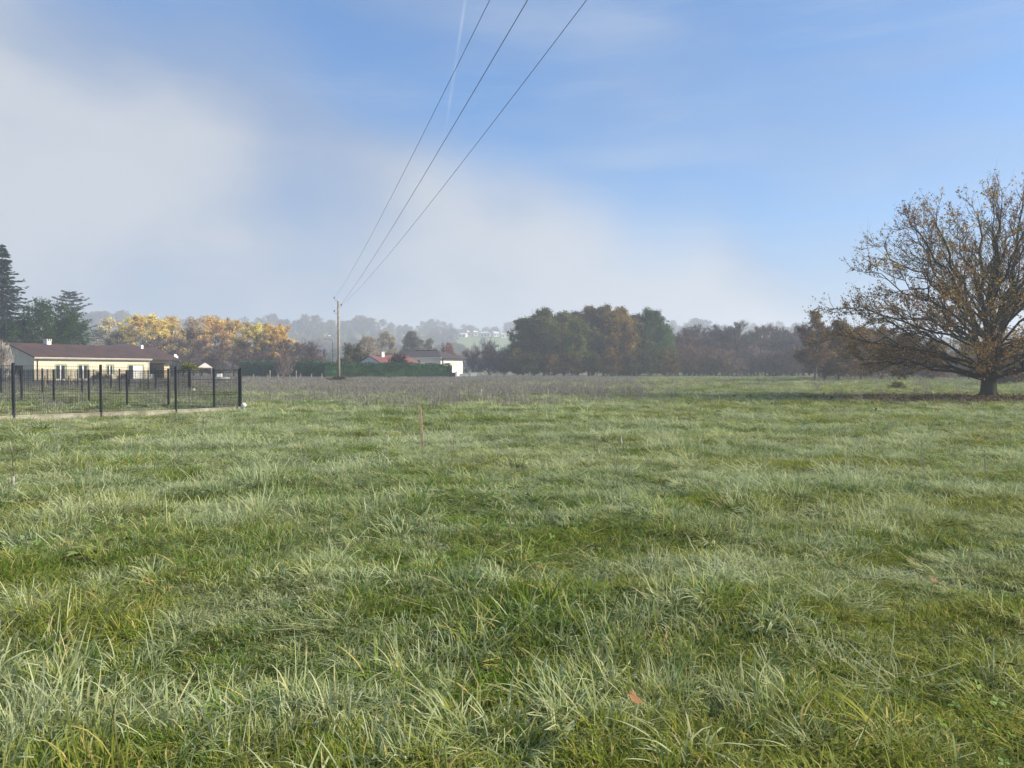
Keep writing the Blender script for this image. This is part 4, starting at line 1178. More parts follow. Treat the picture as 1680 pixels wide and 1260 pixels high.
def hip_house(name, label, loc, rz, L, D, H, rise, wallmat, roofmat, over=0.5, z0=-0.5, wins=(), extras=None):
    h = empty(name, loc, rz); tag(h, label, 'house')
    ops = [(a, b, s, t) for a, b, s, t in wins]
    link('wall', facade(L, H, ops, 0, 0.25, z0), wallmat, h)
    link('side_wall', MB().box(0, 0.25, 0.252, D, z0, H - .002).box(L - 0.25, L, 0.252, D, z0, H - .002).box(0.252, L - 0.252, D - 0.25, D - .002, z0, H - .002), wallmat, h)
    for a, b, s, t in ops: window(h, a, b, s, t, 0, 2, surround=False, sill=True)
    o = over; k = min(D / 2, L / 2 - 0.5); za = H - 0.05
    m = MB()
    e = [(-o, -o, za), (L + o, -o, za), (L + o, D + o, za), (-o, D + o, za)]
    rdg = [(k, D / 2, za + rise), (L - k, D / 2, za + rise)]
    lo = [(x, y, z - 0.14) for x, y, z in e]
    m.v = e + rdg + lo
    m.f = [(0, 1, 5, 4), (1, 2, 5), (2, 3, 4, 5), (3, 0, 4), (0, 6, 7, 1), (1, 7, 8, 2), (2, 8, 9, 3), (3, 9, 6, 0), (6, 9, 8, 7)]
    r = link('roof', m, roofmat, h)
    link('ridge_tiles', MB().tube([(k, D/2, za + rise + 0.01), (L - k, D/2, za + rise + 0.01)], 0.11, 6), roofmat, r)
    link('gutter', MB().box(-o, L + o, -o - 0.11, -o - 0.003, za - 0.13, za - 0.02), M['white'], h)
    return h, r
# low dark hip roof behind the bungalow
Yb = 125; Xb = atp(146, Yb)
h, r = hip_house('hip_roofed_house', 'house with low dark hipped roof showing behind the bungalow', (Xb, Yb, tz(Xb, Yb)), R(10), 8.4, 7.6, zpx(571, Yb) - 0.2, zpx(559, Yb) - zpx(571, Yb), M['yellow_wall'], M['tile_dark'], 0.6, wins=((2, 3.2, 1, 2.2), (5, 6.2, 1, 2.2)))

# white house with dark hipped roof
Yh = 122.0; Xc = atp(723, Yh)          # its near corner
hz = tz(Xc, Yh)
rzw = R(-33)
# local: long shaded front towards the hedge, sunlit end to the right of the corner
Lw, Dw = 11.0, 6.0
def white_house():
    H = zpx(586, Yh) - hz
    ca, sa = math.cos(rzw), math.sin(rzw)
    ox, oy = Xc - Lw * ca, Yh - Lw * sa
    h, r = hip_house('white_house', 'white house with dark hipped roof behind the hedge', (ox, oy, hz), rzw, Lw, Dw, H, 1.25, M['white_wall'], M['tile_dark'], 0.65,
                     wins=((1.6, 2.8, 2.0, 3.1), (5.2, 6.6, 2.0, 3.1)))
    link('downpipe', MB().tube([(Lw + 0.1, 0.5, H - 0.2), (Lw + 0.1, 0.5, 0)], 0.12, 8), M['stakewood'], h)
    link('side_shutter', MB().box(Lw - 0.02, Lw + 0.03, 3.0, 4.3, 2.2, 3.1).box(Lw - 0.02, Lw + 0.05, 2.9, 4.4, 2.1, 2.19), M['canvas'], h)
white_house()
# small house with red roof in front of it
def red_house():
    Y = 114.5; X0 = atp(624, Y); z = tz(X0, Y)
    h = empty('red_roofed_house', (X0, Y, z), R(40)); tag(h, 'small white house with red tiled gable roof behind the hedge', 'house')
    L, D = 6.6, 6.6; H = zpx(594.5, Y) - z; ridge = zpx(584.5, Y) - z + 0.1
    prof = [(0, -0.4), (D, -0.4), (D, H), (D / 2, ridge), (0, H)]
    link('gable_wall', MB().prism(prof, 0, 0.25).prism(prof, L - 0.25, L), M['white_wall'], h)
    link('wall', facade(L - 0.504, H - 0.02, [(1.5, 2.6, 0.9, 2.1), (4.2, 5.4, 0.9, 2.1)], 0.01, 0.24), M['white_wall'], h).location = (0.252, 0, 0)
    w1 = window(h, 1.752, 2.852, 0.9, 2.1, 0.01, 2, False); w2 = window(h, 4.452, 5.652, 0.9, 2.1, 0.01, 2, False)
    o = 0.35; sl = (ridge - H) / (D / 2)
    pr = [(-o, H - o*sl + .02), (D/2, ridge + .02), (D + o, H - o*sl + .02), (D + o, H - o*sl + .14), (D/2, ridge + .14), (-o, H - o*sl + .14)]
    r = link('roof', MB().prism(pr, -0.25, L + 0.25), M['tile_red'], h)
    link('chimney', MB().box(1.6, 2.1, D/2 - 1.0, D/2 - 0.5, ridge - 0.6, ridge + 0.55), M['white_wall'], r)
    link('chimney_cap', MB().box(1.53, 2.17, D/2 - 1.07, D/2 - 0.43, ridge + 0.552, ridge + 0.65), M['white_wall'], r)
red_house()
# dark gate and white gatepost at the hedge end
Yg = 110.5
g = empty('garden_gate', (atp(738, Yg), Yg, tz(atp(738, Yg), Yg))); tag(g, 'dark gate panel at the end of the hedge', 'gate')
link('gate_panel', MB().box(0, 0.82, -0.03, 0.03, 0.1, 1.0), M['anthracite'], g)
link('frame', MB().box(0, 0.82, -0.05, 0.05, 1.0, 1.06).box(0, 0.82, -0.05, 0.05, 0.03, 0.098), M['black'], g)
gp = empty('gatepost', (atp(748.5, Yg), Yg, tz(atp(748.5, Yg), Yg))); tag(gp, 'white gatepost beside the dark gate at the hedge end', 'gatepost')
link('post', MB().box(-0.12, 0.12, -0.12, 0.12, -0.3, 1.15), M['white_wall'], gp); link('post_cap', MB().box(-0.16, 0.16, -0.16, 0.16, 1.15, 1.22), M['white_wall'], gp)
# low white garden wall pieces seen under the bare bushes
for i, (a, b, hh) in enumerate([(754, 768, 0.75), (772, 782, 0.95)]):
    Y = 124.0; x0 = atp(a, Y); x1 = atp(b, Y)
    o = link('garden_wall', MB().box(0, x1 - x0, -0.1, 0.1, -0.3, hh).box(-0.03, x1 - x0 + 0.03, -0.13, 0.13, hh, hh + 0.06), M['white_wall']); o.location = (x0, Y, tz(x0, Y))
    tag(o, ['low white garden wall next to the gatepost', 'short white wall stub under the leafless bushes'][i], 'wall')

# distant houses on the hill
FH = [(722, 549, 9, 'pale house alone at the edge of the hillside woods'), (758, 551, 7, 'low white house at the left of the hilltop row'), (775, 548, 10, 'long white house in the hilltop row'), (796, 546, 9, 'bright white two-winged house at the middle of the hilltop row'), (815, 549, 5, 'small white house near the end of the hilltop row'), (829, 551, 7, 'cream house at the grove end of the hilltop row'), (540, 555, 9, 'white house half hidden in mist behind the street lamp')]
for i, (px, py, w, lab) in enumerate(FH):
    # depth where the ray through (px, py + 2) meets the hillside
    best = 700.0
    for Y in np.arange(380, 860, 2.0):
        if zpx(py + 3, Y) <= tz(atp(px, Y), Y): best = Y; break
    X = atp(px, best); z = tz(X, best)
    h = empty('hillside_house', (X, best, z), R([20, -10, 5, -15, 30, 12, 8][i])); tag(h, lab, 'house', 'houses on the far hillside')
    L, D, H = w, 7.0, 3.6 if i in (3, 2) else 3.0
    prof = [(0, -2.5), (D, -2.5), (D, H), (D/2, H + 1.3), (0, H)]
    link('wall', MB().prism(prof, -L/2, L/2), M['white_wall'], h)
    pr = [(-.4, H - .1), (D/2, H + 1.35), (D + .4, H - .1), (D + .4, H + .06), (D/2, H + 1.5), (-.4, H + .06)]
    link('roof', MB().prism(pr, -L/2 - .3, L/2 + .3), [M['white_wall'], M['canvas'], M['white_wall'], M['canvas'], M['white_wall'], M['canvas'], M['white_wall']][i], h)
    for k in range(int(L // 4) + 1):
        c = -L/2 + (k + 0.5) * L / (int(L // 4) + 1)
        link('window', MB().box(c - 0.7, c + 0.7, -0.06, 0.02, 0.6, 2.3), M['dark_in'], h)

# ------------------------------------------------------------------ utility pole and lines
PX0, PY0 = atp(556, 80), 80.0
def pole():
    z = tz(PX0, PY0); top = zpx(494, 80)
    e = empty('utility_pole', (PX0, PY0, z)); tag(e, 'tall weathered wooden utility pole in front of the hedge', 'utility pole')
    H = top - z
    link('shaft', MB().tube([(0, 0, -0.4), (0.0, 0, H * 0.5), (-0.04, 0, H)], [0.16, 0.135, 0.105], 12), M['pole'], e, smooth=True)
    anchors = []
    for (px, py, sx) in ((549, 489.5, -1), (560.5, 501, 1), (549, 511, -1)):
        x = atp(px, 80) - PX0; zz = zpx(py, 80) - z
        link('bracket', MB().tube([(sx * 0.06 - 0.03, 0, zz - 0.22), (x * 0.7, 0, zz - 0.24), (x, 0, zz - 0.16), (x, 0, zz - 0.02)], 0.018, 6), M['metal'], e)
        ins = MB().tube([(x, 0, zz - 0.04), (x, 0, zz), (x, 0, zz + 0.03), (x, 0, zz + 0.09), (x, 0, zz + 0.13)], [0.05, 0.085, 0.05, 0.08, 0.03], 10)
        link('insulator', ins, M['black'], e, smooth=True)
        anchors.append((PX0 + x, PY0, z + zz + 0.06))
    return anchors
AN = pole()
k_ = 0.281
# far ends: a pole behind the viewer, 118 m along the line
labs = ['overhead wire from the top insulator, first to reach the sky edge', 'overhead wire reaching farthest across the sky', 'middle overhead wire running from the lowest insulator']
for (a, lab, lat, dz_) in zip(AN, labs, (0.0, 0.72, -0.25), (0.0, 0.0, 0.0)):
    span = 112.0
    P0 = Vector(a); P1 = Vector((a[0] + span * k_ + lat, a[1] - span, a[2] + 0.45 + dz_))
    pts = []
    for i in range(60):
        t = i / 59
        p = P0.lerp(P1, t); p.z -= 4 * 1.3 * t * (1 - t); pts.append(p)
    o = link('overhead_wire', MB().tube(pts, 0.0062, 5), M['wire']); tag(o, lab, 'wire', 'overhead wires')
def pole_behind():
    for_ = AN[0]; x = for_[0] + 112 * k_ + 0.25; y = for_[1] - 112
    e = empty('utility_pole', (x, y, tz(x, y))); tag(e, 'wooden utility pole carrying the wires on behind the viewer', 'utility pole')
    link('shaft', MB().tube([(0, 0, -0.4), (0, 0, 5), (0, 0, 9.6)], [0.16, 0.135, 0.105], 10), M['pole'], e, smooth=True)
    link('crossarm', MB().tube([(-0.25, 0, 9.3), (1.5, 0, 8.9)], 0.04, 6), M['metal'], e)
pole_behind()
def bramble():
    x, y = PX0 + 0.2, 79.0
    e = empty('bramble_bush', (x, y, tz(x, y) - 0.05), 0.3, (0.62, 0.45, 0.20)); tag(e, 'low dark bramble mound at the foot of the utility pole', 'bush')
    t, c, w = VAR['shrub1']
    link('stems', t, None, e); o = link('foliage', c, None, e); o.color = (0.085, 0.062, 0.035, 1); link('twigs', w, None, e)
bramble()
# street lamp and grey post far beyond the hedge
def lamp():
    Y = 150.0; X = atp(546, Y); z = tz(X, Y); H = zpx(557, Y) - z
    e = empty('street_lamp', (X, Y, z)); tag(e, 'thin dark street lamp beyond the hedge', 'street lamp')
    link('post', MB().tube([(0, 0, -.3), (0, 0, H - 0.6)], [0.09, 0.06], 8), M['anthracite'], e)
    link('arm', MB().tube([(0, 0, H - 0.6), (-0.1, 0, H - 0.2), (-0.5, 0, H), (-1.1, 0, H + 0.08)], 0.045, 6), M['anthracite'], e)
    link('lamp_head', MB().box(-1.75, -1.05, -0.14, 0.14, H + 0.02, H + 0.16), M['metal'], e)
lamp()
Y = 146.0; X = atp(532, Y)
o = link('concrete_post', MB().tube([(0, 0, -.3), (0, 0, zpx(572, Y) - tz(X, Y))], [0.17, 0.13], 8).box(-0.35, 0.35, -0.04, 0.04, zpx(573, Y) - tz(X, Y) - 0.3, zpx(573, Y) - tz(X, Y) - 0.2), M['anthracite']); o.location = (X, Y, tz(X, Y))
tag(o, 'dark grey post beside the thin street lamp', 'post')

# ------------------------------------------------------------------ garden things beyond the fence
def palm():
    Y = 60.0; X = atp(311, Y); z = tz(X, Y)
    e = empty('palm_plant', (X, Y, z), 0, (1.25, 1.25, 1.15)); tag(e, 'small yellow-green palm with a thick trunk behind the mesh fence', 'palm')
    link('trunk', MB().tube([(0, 0, -.2), (0.02, 0, 0.8), (0, 0, 1.55)], [0.15, 0.12, 0.13], 9), M['bark'], e, smooth=True)
    rng = np.random.default_rng(8)
    C, D = [], []
    for k in range(26):
        th = k * 2.4; el = rng.uniform(-0.2, 1.1); L = rng.uniform(0.45, 0.75)
        d = np.array([math.cos(th) * math.cos(el), math.sin(th) * math.cos(el), math.sin(el)])
        for t in np.linspace(0.3, 1, 7):
            for _ in range(2):
                C.append(np.array([0, 0, 1.55]) + d * L * t + np.array([0, 0, -0.25 * t * t])); D.append(d)
    V, Fq, A = leaves(np.array(C), 0.34, rng, asp=0.16, dirs=np.array(D))
    o = link('fronds', mesh_np('palm_fronds', V, Fq, {'rnd': A}), M['leaf'], e); o.color = (0.22, 0.23, 0.05, 1)
palm()
def gazebo():
    Y = 112.0; X = atp(336.5, Y); z = tz(X, Y); zt = zpx(595, Y) - z; ze = zpx(602.5, Y) - z
    e = empty('garden_gazebo', (X, Y, z), R(20)); tag(e, 'garden gazebo with pale pyramid canopy behind the fences', 'gazebo')
    m = MB(); s = 0.95
    m.v = [(-s,-s,ze),(s,-s,ze),(s,s,ze),(-s,s,ze),(0,0,zt),(-s,-s,ze-.12),(s,-s,ze-.12),(s,s,ze-.12),(-s,s,ze-.12)]
    m.f = [(0,1,4),(1,2,4),(2,3,4),(3,0,4),(0,5,6,1),(1,6,7,2),(2,7,8,3),(3,8,5,0)]
    link('canopy', m, M['canvas'], e)
    for a in (-1, 1):
        for b in (-1, 1): link('leg', MB().tube([(a*.9, b*.9, -.1), (a*.9, b*.9, ze - .02)], 0.04, 6), M['metal'], e)
gazebo()
def dinghy():
    Y = 84.0; X = atp(363, Y); z = tz(X, Y)
    e = empty('dinghy', (X, Y, z + 0.32), R(8)); tag(e, 'small pale grey dinghy lying beyond the fence', 'boat')
    st = [(-0.95, 0.42, 0.42, 0.02), (-0.5, 0.48, 0.40, 0.0), (0.0, 0.46, 0.40, 0.0), (0.5, 0.32, 0.42, 0.04), (0.95, 0.02, 0.36, 0.22)]
    m = MB(); k = 7
    for (x, w, top, bot) in st:
        for j in range(k):
            a = math.pi * j / (k - 1); m.v.append((x, -w * math.cos(a), top - (top - bot) * math.sin(a) ** 0.7))
    for i in range(len(st) - 1):
        for j in range(k - 1): m.f.append((i*k + j, (i+1)*k + j, (i+1)*k + j + 1, i*k + j + 1))
        m.f.append((i*k, i*k + k - 1, (i+1)*k + k - 1, (i+1)*k))
    m.f.append(tuple(range(k)))
    link('hull', m, M['tarp'], e)
    link('windscreen', MB().prism([(-0.33, 0.42), (0.33, 0.42), (0.28, 0.80), (-0.28, 0.80)], 0.02, 0.06).prism([(-0.33, 0.42), (-0.30, 0.42), (-0.25, 0.76), (-0.28, 0.76)], -0.4, 0.02), M['white'], e)
    for s in (-0.55, 0.35): link('trestle', MB().box(s - .05, s + .05, -.4, .4, -.34, -.002), M['metal'], e)
dinghy()
# shrubs hugging the bungalow front
for i, (u_, s_, c) in enumerate([(7.4, 0.30, (0.16, 0.14, 0.08)), (8.6, 0.24, (0.15, 0.10, 0.07)), (10.9, 0.26, (0.20, 0.10, 0.08))]):
    x = -52.6 + 0.38 * u_ + 0.92 * 0.7; y = 82 + 0.92 * u_ - 0.38 * 0.7
    e = empty('garden_shrub', (x, y, tz(x, y)), 0.5 * i, (s_, s_, s_)); tag(e, ['twiggy shrub against the bungalow wall beside the second glazed door', 'low shrub under the small bungalow window', 'reddish shrub between the small window and the sliding door'][i], 'shrub', 'shrubs along the bungalow front')
    t, c_, w = VAR['shrub0']; link('stems', t, None, e); o = link('foliage', c_, None, e); o.color = (*c, 1); link('twigs', w, None, e)

# ------------------------------------------------------------------ grass
def blade_mesh(name, n, seed, rad, lmin, lmax, w, lean, curl, straw=0.0, segs=3, wtop=0.55):
    rng = np.random.default_rng(seed)
    V, F4, F3, A, T = [], [], [], [], []
    for i in range(n):
        a = rng.uniform(0, 6.283); r = rad * math.sqrt(rng.random())
        b = np.array([r * math.cos(a), r * math.sin(a), -0.015])
        th = a + rng.normal() * 0.9
        L = rng.uniform(lmin, lmax); le = abs(rng.normal(lean, lean * 0.6)); cu = abs(rng.normal(curl, curl * 0.6))
        ww = w * rng.uniform(0.6, 1.3)
        ph = th + math.pi / 2 + rng.normal() * 0.5
        sd = np.array([math.cos(ph), math.sin(ph), 0])
        p = b.copy(); ang = le; rn = rng.random() * (1 - straw) + (straw if rng.random() < straw else 0)
        if rng.random() < straw: rn = 0.96
        base = len(V)
        for k in range(segs + 1):
            t = k / segs
            wd = ww * (1 - t ** 2.2 * (1.0 if k == segs else wtop))
            if k < segs:
                V.append(p - sd * wd / 2); V.append(p + sd * wd / 2); A += [rn, rn]; T += [t, t]
            else:
                V.append(p.copy()); A.append(rn); T.append(1.0)
            d = np.array([math.cos(th) * math.sin(ang), math.sin(th) * math.sin(ang), math.cos(ang)])
            p = p + d * L / segs; ang += cu / segs * (1 + t)
            if p[2] < 0.012: p[2] = 0.012 + rng.random() * 0.01
        for k in range(segs - 1): F4.append((base + 2*k, base + 2*k + 1, base + 2*k + 3, base + 2*k + 2))
        F3.append((base + 2*segs - 2, base + 2*segs - 1, base + 2*segs))
    me = mesh_np(name, np.array(V), [np.array(F4), np.array(F3)], {'rnd': A, 'tt': T})
    me.materials.append(M['grass'])
    return bpy.data.objects.new(name, me)

carpet = [blade_mesh('turf_a%d' % i, 66, 100 + i, 0.13, 0.04, 0.14, 0.0052, 0.65, 1.3, straw=0.03) for i in range(8)]
tuss = [blade_mesh('turf_b%d' % i, 74, 200 + i, 0.085, 0.11, 0.29, 0.0068, 0.75, 1.8, straw=0.02, segs=5) for i in range(7)]
flop = [blade_mesh('turf_c%d' % i, 36, 300 + i, 0.13, 0.12, 0.32, 0.0056, 1.15, 1.3, straw=0.06, segs=5) for i in range(5)]
strawt = [blade_mesh('turf_d%d' % i, 30, 400 + i, 0.06, 0.12, 0.26, 0.0050, 0.95, 1.5, straw=0.5, segs=4) for i in range(3)]

def wedge(rng, dens, r0, r1, tan=0.80, back=2.5):
    th = math.atan(tan)
    area = th * ((r1 + back) ** 2 - (r0 + back) ** 2)
    n = int(area * dens)
    r = np.sqrt(rng.random(n) * ((r1 + back) ** 2 - (r0 + back) ** 2) + (r0 + back) ** 2)
    a = rng.uniform(-th, th, n)
    return r * np.sin(a), r * np.cos(a) - back
def soil_mask(x, y):
    return np.hypot((x + 18.3) * 0.24, (y - 27.2) * 0.48) + 0.6 * (vn(x / 1.3, y / 1.3, 31) - 0.5) < 1.0
def weed_zone(x, y):
    w = ss(y + 34 * (fbm(x / 14, y / 7, 51) - 0.5) + 16 * (vn(x / 3, y / 2, 55) - 0.5), 22, 66) * (0.30 + 0.70 * ss(fbm(x / 8, y / 5, 57), 0.38, 0.56)) * (0.10 + 0.90 * (1 - ss(x - 0.13 * y + 6 * (vn(x / 4, y / 4, 58) - 0.5), -9, 8)))
    return w * (1 - 0.45 * ss(-x - 0.30 * y, 1.5, 5.0) * (1 - ss(y, 52, 75)))
def grass():
    rng = np.random.default_rng(99)
    P, RO, S, I = [], [], [], []
    objs = carpet + tuss + flop + strawt
    for o in objs: pass
    nc, ntu, nf = len(carpet), len(tuss), len(flop)
    def add(x, y, idx, sw, sh, tilt=0.12):
        z = terrain(x, y); n = len(x)
        P.append(np.stack([x, y, z], 1)); RO.append(np.stack([rng.normal(0, tilt, n), rng.normal(0, tilt, n), rng.uniform(0, 6.283, n)], 1))
        S.append(np.stack([sw, sw, sh], 1)); I.append(idx)
    def hum(x, y): return 0.55 * vn(x / 0.55, y / 0.55, 41) + 0.45 * vn(x / 1.7, y / 1.7, 42)
    def layer(dens, r0, r1, sw, sh, kinds, gate=None, tilt=0.12):
        x, y = wedge(rng, dens, r0, r1)
        k = ~(soil_mask(x, y) & (rng.random(len(x)) < 0.93)); 
        if gate is not None: k &= gate(x, y)
        x, y = x[k], y[k]; n = len(x); h = hum(x, y)
        lit = np.hypot((x - OAK[0] + 2.5) * 0.65, y - OAK[1] + 1) < 5.5
        s = rng.uniform(0.75, 1.25, n) * sw
        hh = rng.uniform(0.75, 1.25, n) * sh * (0.30 + 1.35 * h * h + 0.3 * h) * np.where(lit, 0.8, 1.0)
        add(x, y, kinds[0] + rng.integers(0, kinds[1], n), s, hh, tilt)
    C, T, Fl, St = (0, nc), (nc, ntu), (nc + ntu, nf), (nc + ntu + nf, len(strawt))
    layer(150, 1.2, 9, 1.0, 1.05, C)
    layer(70, 8.5, 16, 1.35, 1.15, C)
    layer(27, 15.5, 32, 2.1, 1.3, C)
    layer(9, 31, 62, 3.3, 1.35, C)
    layer(2.8, 60, 150, 6.0, 1.5, C)
    g = lambda th: (lambda x, y: (hum(x, y) + 0.5 * vn(x / 0.25, y / 0.25, 43)) > th + 0.15 * rng.random(len(x)))
    layer(36, 1.2, 9, 1.0, 1.0, T, g(0.72), 0.25)
    layer(18, 8.5, 16, 1.25, 1.0, T, g(0.74), 0.22)
    layer(6, 15.5, 32, 1.8, 1.0, T, g(0.76), 0.2)
    layer(1.6, 31, 62, 2.8, 1.25, T, g(0.8), 0.2)
    layer(20, 1.2, 11, 1.0, 0.8, Fl, lambda x, y: vn(x / 0.9, y / 0.9, 46) > 0.35, 0.25)
    layer(7, 10, 22, 1.4, 0.85, Fl, None, 0.2)
    layer(4, 1.2, 11, 1.0, 0.8, St, lambda x, y: vn(x / 0.8, y / 0.8, 44) > 0.78, 0.3)
    layer(1.6, 10, 30, 1.5, 0.8, St, lambda x, y: vn(x / 1.5, y / 1.5, 45) > 0.66, 0.25)
    layer(16, 1.2, 14, 1.3, 0.34, St, lambda x, y: fbm(x / 0.9, y / 0.7, 47) > 0.60, 0.2)
    for arr in (P, RO, S): arr[:] = [np.concatenate(arr)]
    # names sort the pieces in the same order as the list
    x, y = P[0][:, 0], P[0][:, 1]
    # frost lies in patches, thicker on the open western side; yellow-green patches strengthen eastwards
    fr = 0.30 * fbm(x / 2.6, y / 2.0, 201) + 0.44 * fbm(x / 0.8, y / 0.7, 211) + 0.26 * rng.random(len(x)) - 0.03 * ss(x, -2, 8) + 0.10 * (ss(y, 3.5, 10.0) - 0.45)
    ii = np.concatenate(I); big_ = (ii >= nc) & (ii < nc + ntu + nf)
    fr = fr + np.where(big_, 0.07, -0.035)
    frost = ss(fr, 0.41, 0.62) * rng.uniform(0.55, 1.0, len(x))
    yel = ss(0.7 * fbm(x / 4.0, y / 2.0, 221) + 0.3 * rng.random(len(x)) + 0.08 * ss(x, -5, 9), 0.44, 0.68)
    weed = weed_zone(x, y) * rng.uniform(0.5, 1.0, len(x))
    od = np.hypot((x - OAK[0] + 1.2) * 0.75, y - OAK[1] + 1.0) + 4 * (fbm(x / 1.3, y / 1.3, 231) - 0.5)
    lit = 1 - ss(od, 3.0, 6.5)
    scatter('meadow_grass', P[0], RO[0], S[0], objs, np.concatenate(I), 'rough frosted meadow grass covering the whole field', 'grass', dict(frost=frost, yel=yel, weed=weed, lit=lit))
    print('GRASS INSTANCES', len(P[0]))
grass()

# dry stalks with dark seed heads: thick grey band far out, scattered closer in
def stalk(name, n, seed, rad, h0, h1, w, heads):
    rng = np.random.default_rng(seed)
    V, Fq, A, Hd = [], [], [], []
    def strip(p, q, w0, w1, rn, hd=0.0):
        a = rng.uniform(0, 6.28); sd = np.array([math.cos(a), math.sin(a), 0])
        b = len(V); V.extend([p - sd * w0 / 2, p + sd * w0 / 2, q + sd * w1 / 2, q - sd * w1 / 2]); Fq.append((b, b+1, b+2, b+3)); A.extend([rn] * 4); Hd.extend([hd] * 4)
    for i in range(n):
        a = rng.uniform(0, 6.28); r = rad * math.sqrt(rng.random()); p = np.array([r * math.cos(a), r * math.sin(a), -0.02])
        H = rng.uniform(h0, h1); q = p + np.array([rng.normal() * 0.12 * H, rng.normal() * 0.12 * H, H]); rn = rng.random()
        m = p * 0.45 + q * 0.55 + rng.normal(size=3) * 0.02
        strip(p, m, w, w * 0.8, rn); strip(m, q, w * 0.8, w * 0.5, rn)
        ends = [q]
        for b in range(rng.integers(1, 4)):
            t = rng.uniform(0.35, 0.9); s = p * (1 - t) + q * t
            e = s + np.array([rng.normal() * 0.25 * H, rng.normal() * 0.25 * H, rng.uniform(0.1, 0.3) * H]); strip(s, e, w * 0.7, w * 0.4, rn); ends.append(e)
        if heads:
            for e in ends:
                if rng.random() < 0.6:
                    s = w * 2.2
                    for _ in range(2): strip(e - np.array([0, 0, s * 0.5]), e + np.array([0, 0, s * 0.7]), s, s * 0.8, rn, 1.0)
    me = mesh_np(name, np.array(V), np.array(Fq), {'rnd': A, 'head': Hd, 'tt': np.array(A)})
    me.materials.append(M['dry']); return bpy.data.objects.new(name, me)
def weeds():
    rng = np.random.default_rng(123)
    objs = [stalk('weed_a%d' % i, 14, 500 + i, 0.30, 0.25, 0.55, 0.012, False) for i in range(4)] + [stalk('weed_b%d' % i, 3, 600 + i, 0.05, 0.22, 0.5, 0.0045, True) for i in range(5)]
    P, S, I = [], [], []
    def add(x, y, lo, n_, s, hs):
        n = len(x); P.append(np.stack([x, y, terrain(x, y)], 1)); sc_ = s * rng.uniform(0.75, 1.25, n); S.append(np.stack([sc_, sc_, sc_ * hs], 1)); I.append(lo + rng.integers(0, n_, n))
    w = weed_zone
    x, y = wedge(rng, 4.5, 24, 70); k = rng.random(len(x)) < w(x, y); add(x[k], y[k], 0, 4, 1.0, 0.85)
    x, y = wedge(rng, 2.2, 68, 135); k = rng.random(len(x)) < w(x, y); add(x[k], y[k], 0, 4, 1.5, 0.62)
    x, y = wedge(rng, 1.1, 10, 48); k = vn(x / 5, y / 4, 53) > 0.45; add(x[k], y[k], 4, 5, 1.0, 1.0)
    x, y = wedge(rng, 0.12, 4, 11); add(x, y, 4, 5, 0.9, 1.0)
    P, S, I = np.concatenate(P), np.concatenate(S), np.concatenate(I); n = len(P)
    scatter('dried_weeds', P, np.stack([rng.normal(0, 0.1, n), rng.normal(0, 0.1, n), rng.uniform(0, 6.28, n)], 1), S, objs, I, 'dry grey-brown weed stalks in a band across the far field', 'weeds')
weeds()

# fallen oak leaves around the trunk
def litter():
    rng = np.random.default_rng(321)
    n = 4500
    a = rng.uniform(0, 6.28, n); r = 10.5 * np.abs(rng.normal(0, 0.5, n))
    x = OAK[0] - 1.0 + 1.05 * r * np.cos(a); y = OAK[1] - 0.8 + 0.8 * r * np.sin(a)
    m = MB(); m.v = [(-.06, 0, .0), (-.02, .035, .012), (.03, .03, .008), (.065, 0, .015), (.025, -.035, .004), (-.02, -.03, .016)]; m.f = [(0, 1, 2, 3), (0, 3, 4, 5)]
    me = m.mesh('litter_leaf'); at = me.attributes.new('rnd', 'FLOAT', 'POINT'); at.data.foreach_set('value', [0.5] * 6)
    mt, nt, o = newmat('fallen_leaves')
    ir = nd(nt, 'ShaderNodeObjectInfo').outputs['Random']; d = nd(nt, 'ShaderNodeBsdfDiffuse')
    lk(nt, mixc(nt, ir, (0.15, 0.09, 0.05), (0.32, 0.19, 0.10)), d.inputs[0]); lk(nt, d.outputs[0], o.inputs[0])
    me.materials.append(mt)
    s = rng.uniform(1.0, 1.9, n)
    scatter('leaf_litter', np.stack([x, y, terrain(x, y) + rng.uniform(0.05, 0.16, n)], 1), np.stack([rng.normal(0, 0.5, n), rng.normal(0, 0.5, n), rng.uniform(0, 6.28, n)], 1),
            np.stack([s, s, s], 1), [bpy.data.objects.new('litter_leaf', me)], np.zeros(n), 'carpet of brown fallen leaves under the oak', 'leaves')
    return mt
MLIT = litter()

# clover and small weed leaves between the grass blades
def clover():
    rng = np.random.default_rng(654)
    m = MB()
    for k in range(3):
        a = k * 2.094; c, s = math.cos(a), math.sin(a)
        pts = [(0, 0, 0), (.012, .008, .003), (.02, .006, .004), (.022, 0, .002), (.02, -.006, .004), (.012, -.008, .003)]
        m.poly([(x * c - y * s, x * s + y * c, z) for x, y, z in pts])
    me = m.mesh('clover'); mt, nt, o = newmat('clover_leaf')
    ir = nd(nt, 'ShaderNodeObjectInfo').outputs['Random']; d = nd(nt, 'ShaderNodeBsdfDiffuse')
    lk(nt, mixc(nt, ir, (0.07, 0.14, 0.03), (0.18, 0.26, 0.09)), d.inputs[0]); lk(nt, d.outputs[0], o.inputs[0]); me.materials.append(mt)
    x, y = wedge(rng, 60, 1.5, 10)
    k = (vn(x / 0.7, y / 0.7, 71) > 0.68) & (vn(x / 2.5, y / 2.5, 72) > 0.42); x, y = x[k], y[k]; n = len(x); s = rng.uniform(0.8, 1.7, n)
    scatter('clover', np.stack([x, y, terrain(x, y) + rng.uniform(0.06, 0.14, n)], 1), np.stack([rng.normal(0, 0.35, n), rng.normal(0, 0.35, n), rng.uniform(0, 6.28, n)], 1), np.stack([s, s, s], 1),
            [bpy.data.objects.new('clover_leaf', me)], np.zeros(n), 'patches of small round clover leaves low in the near grass', 'clover')
clover()

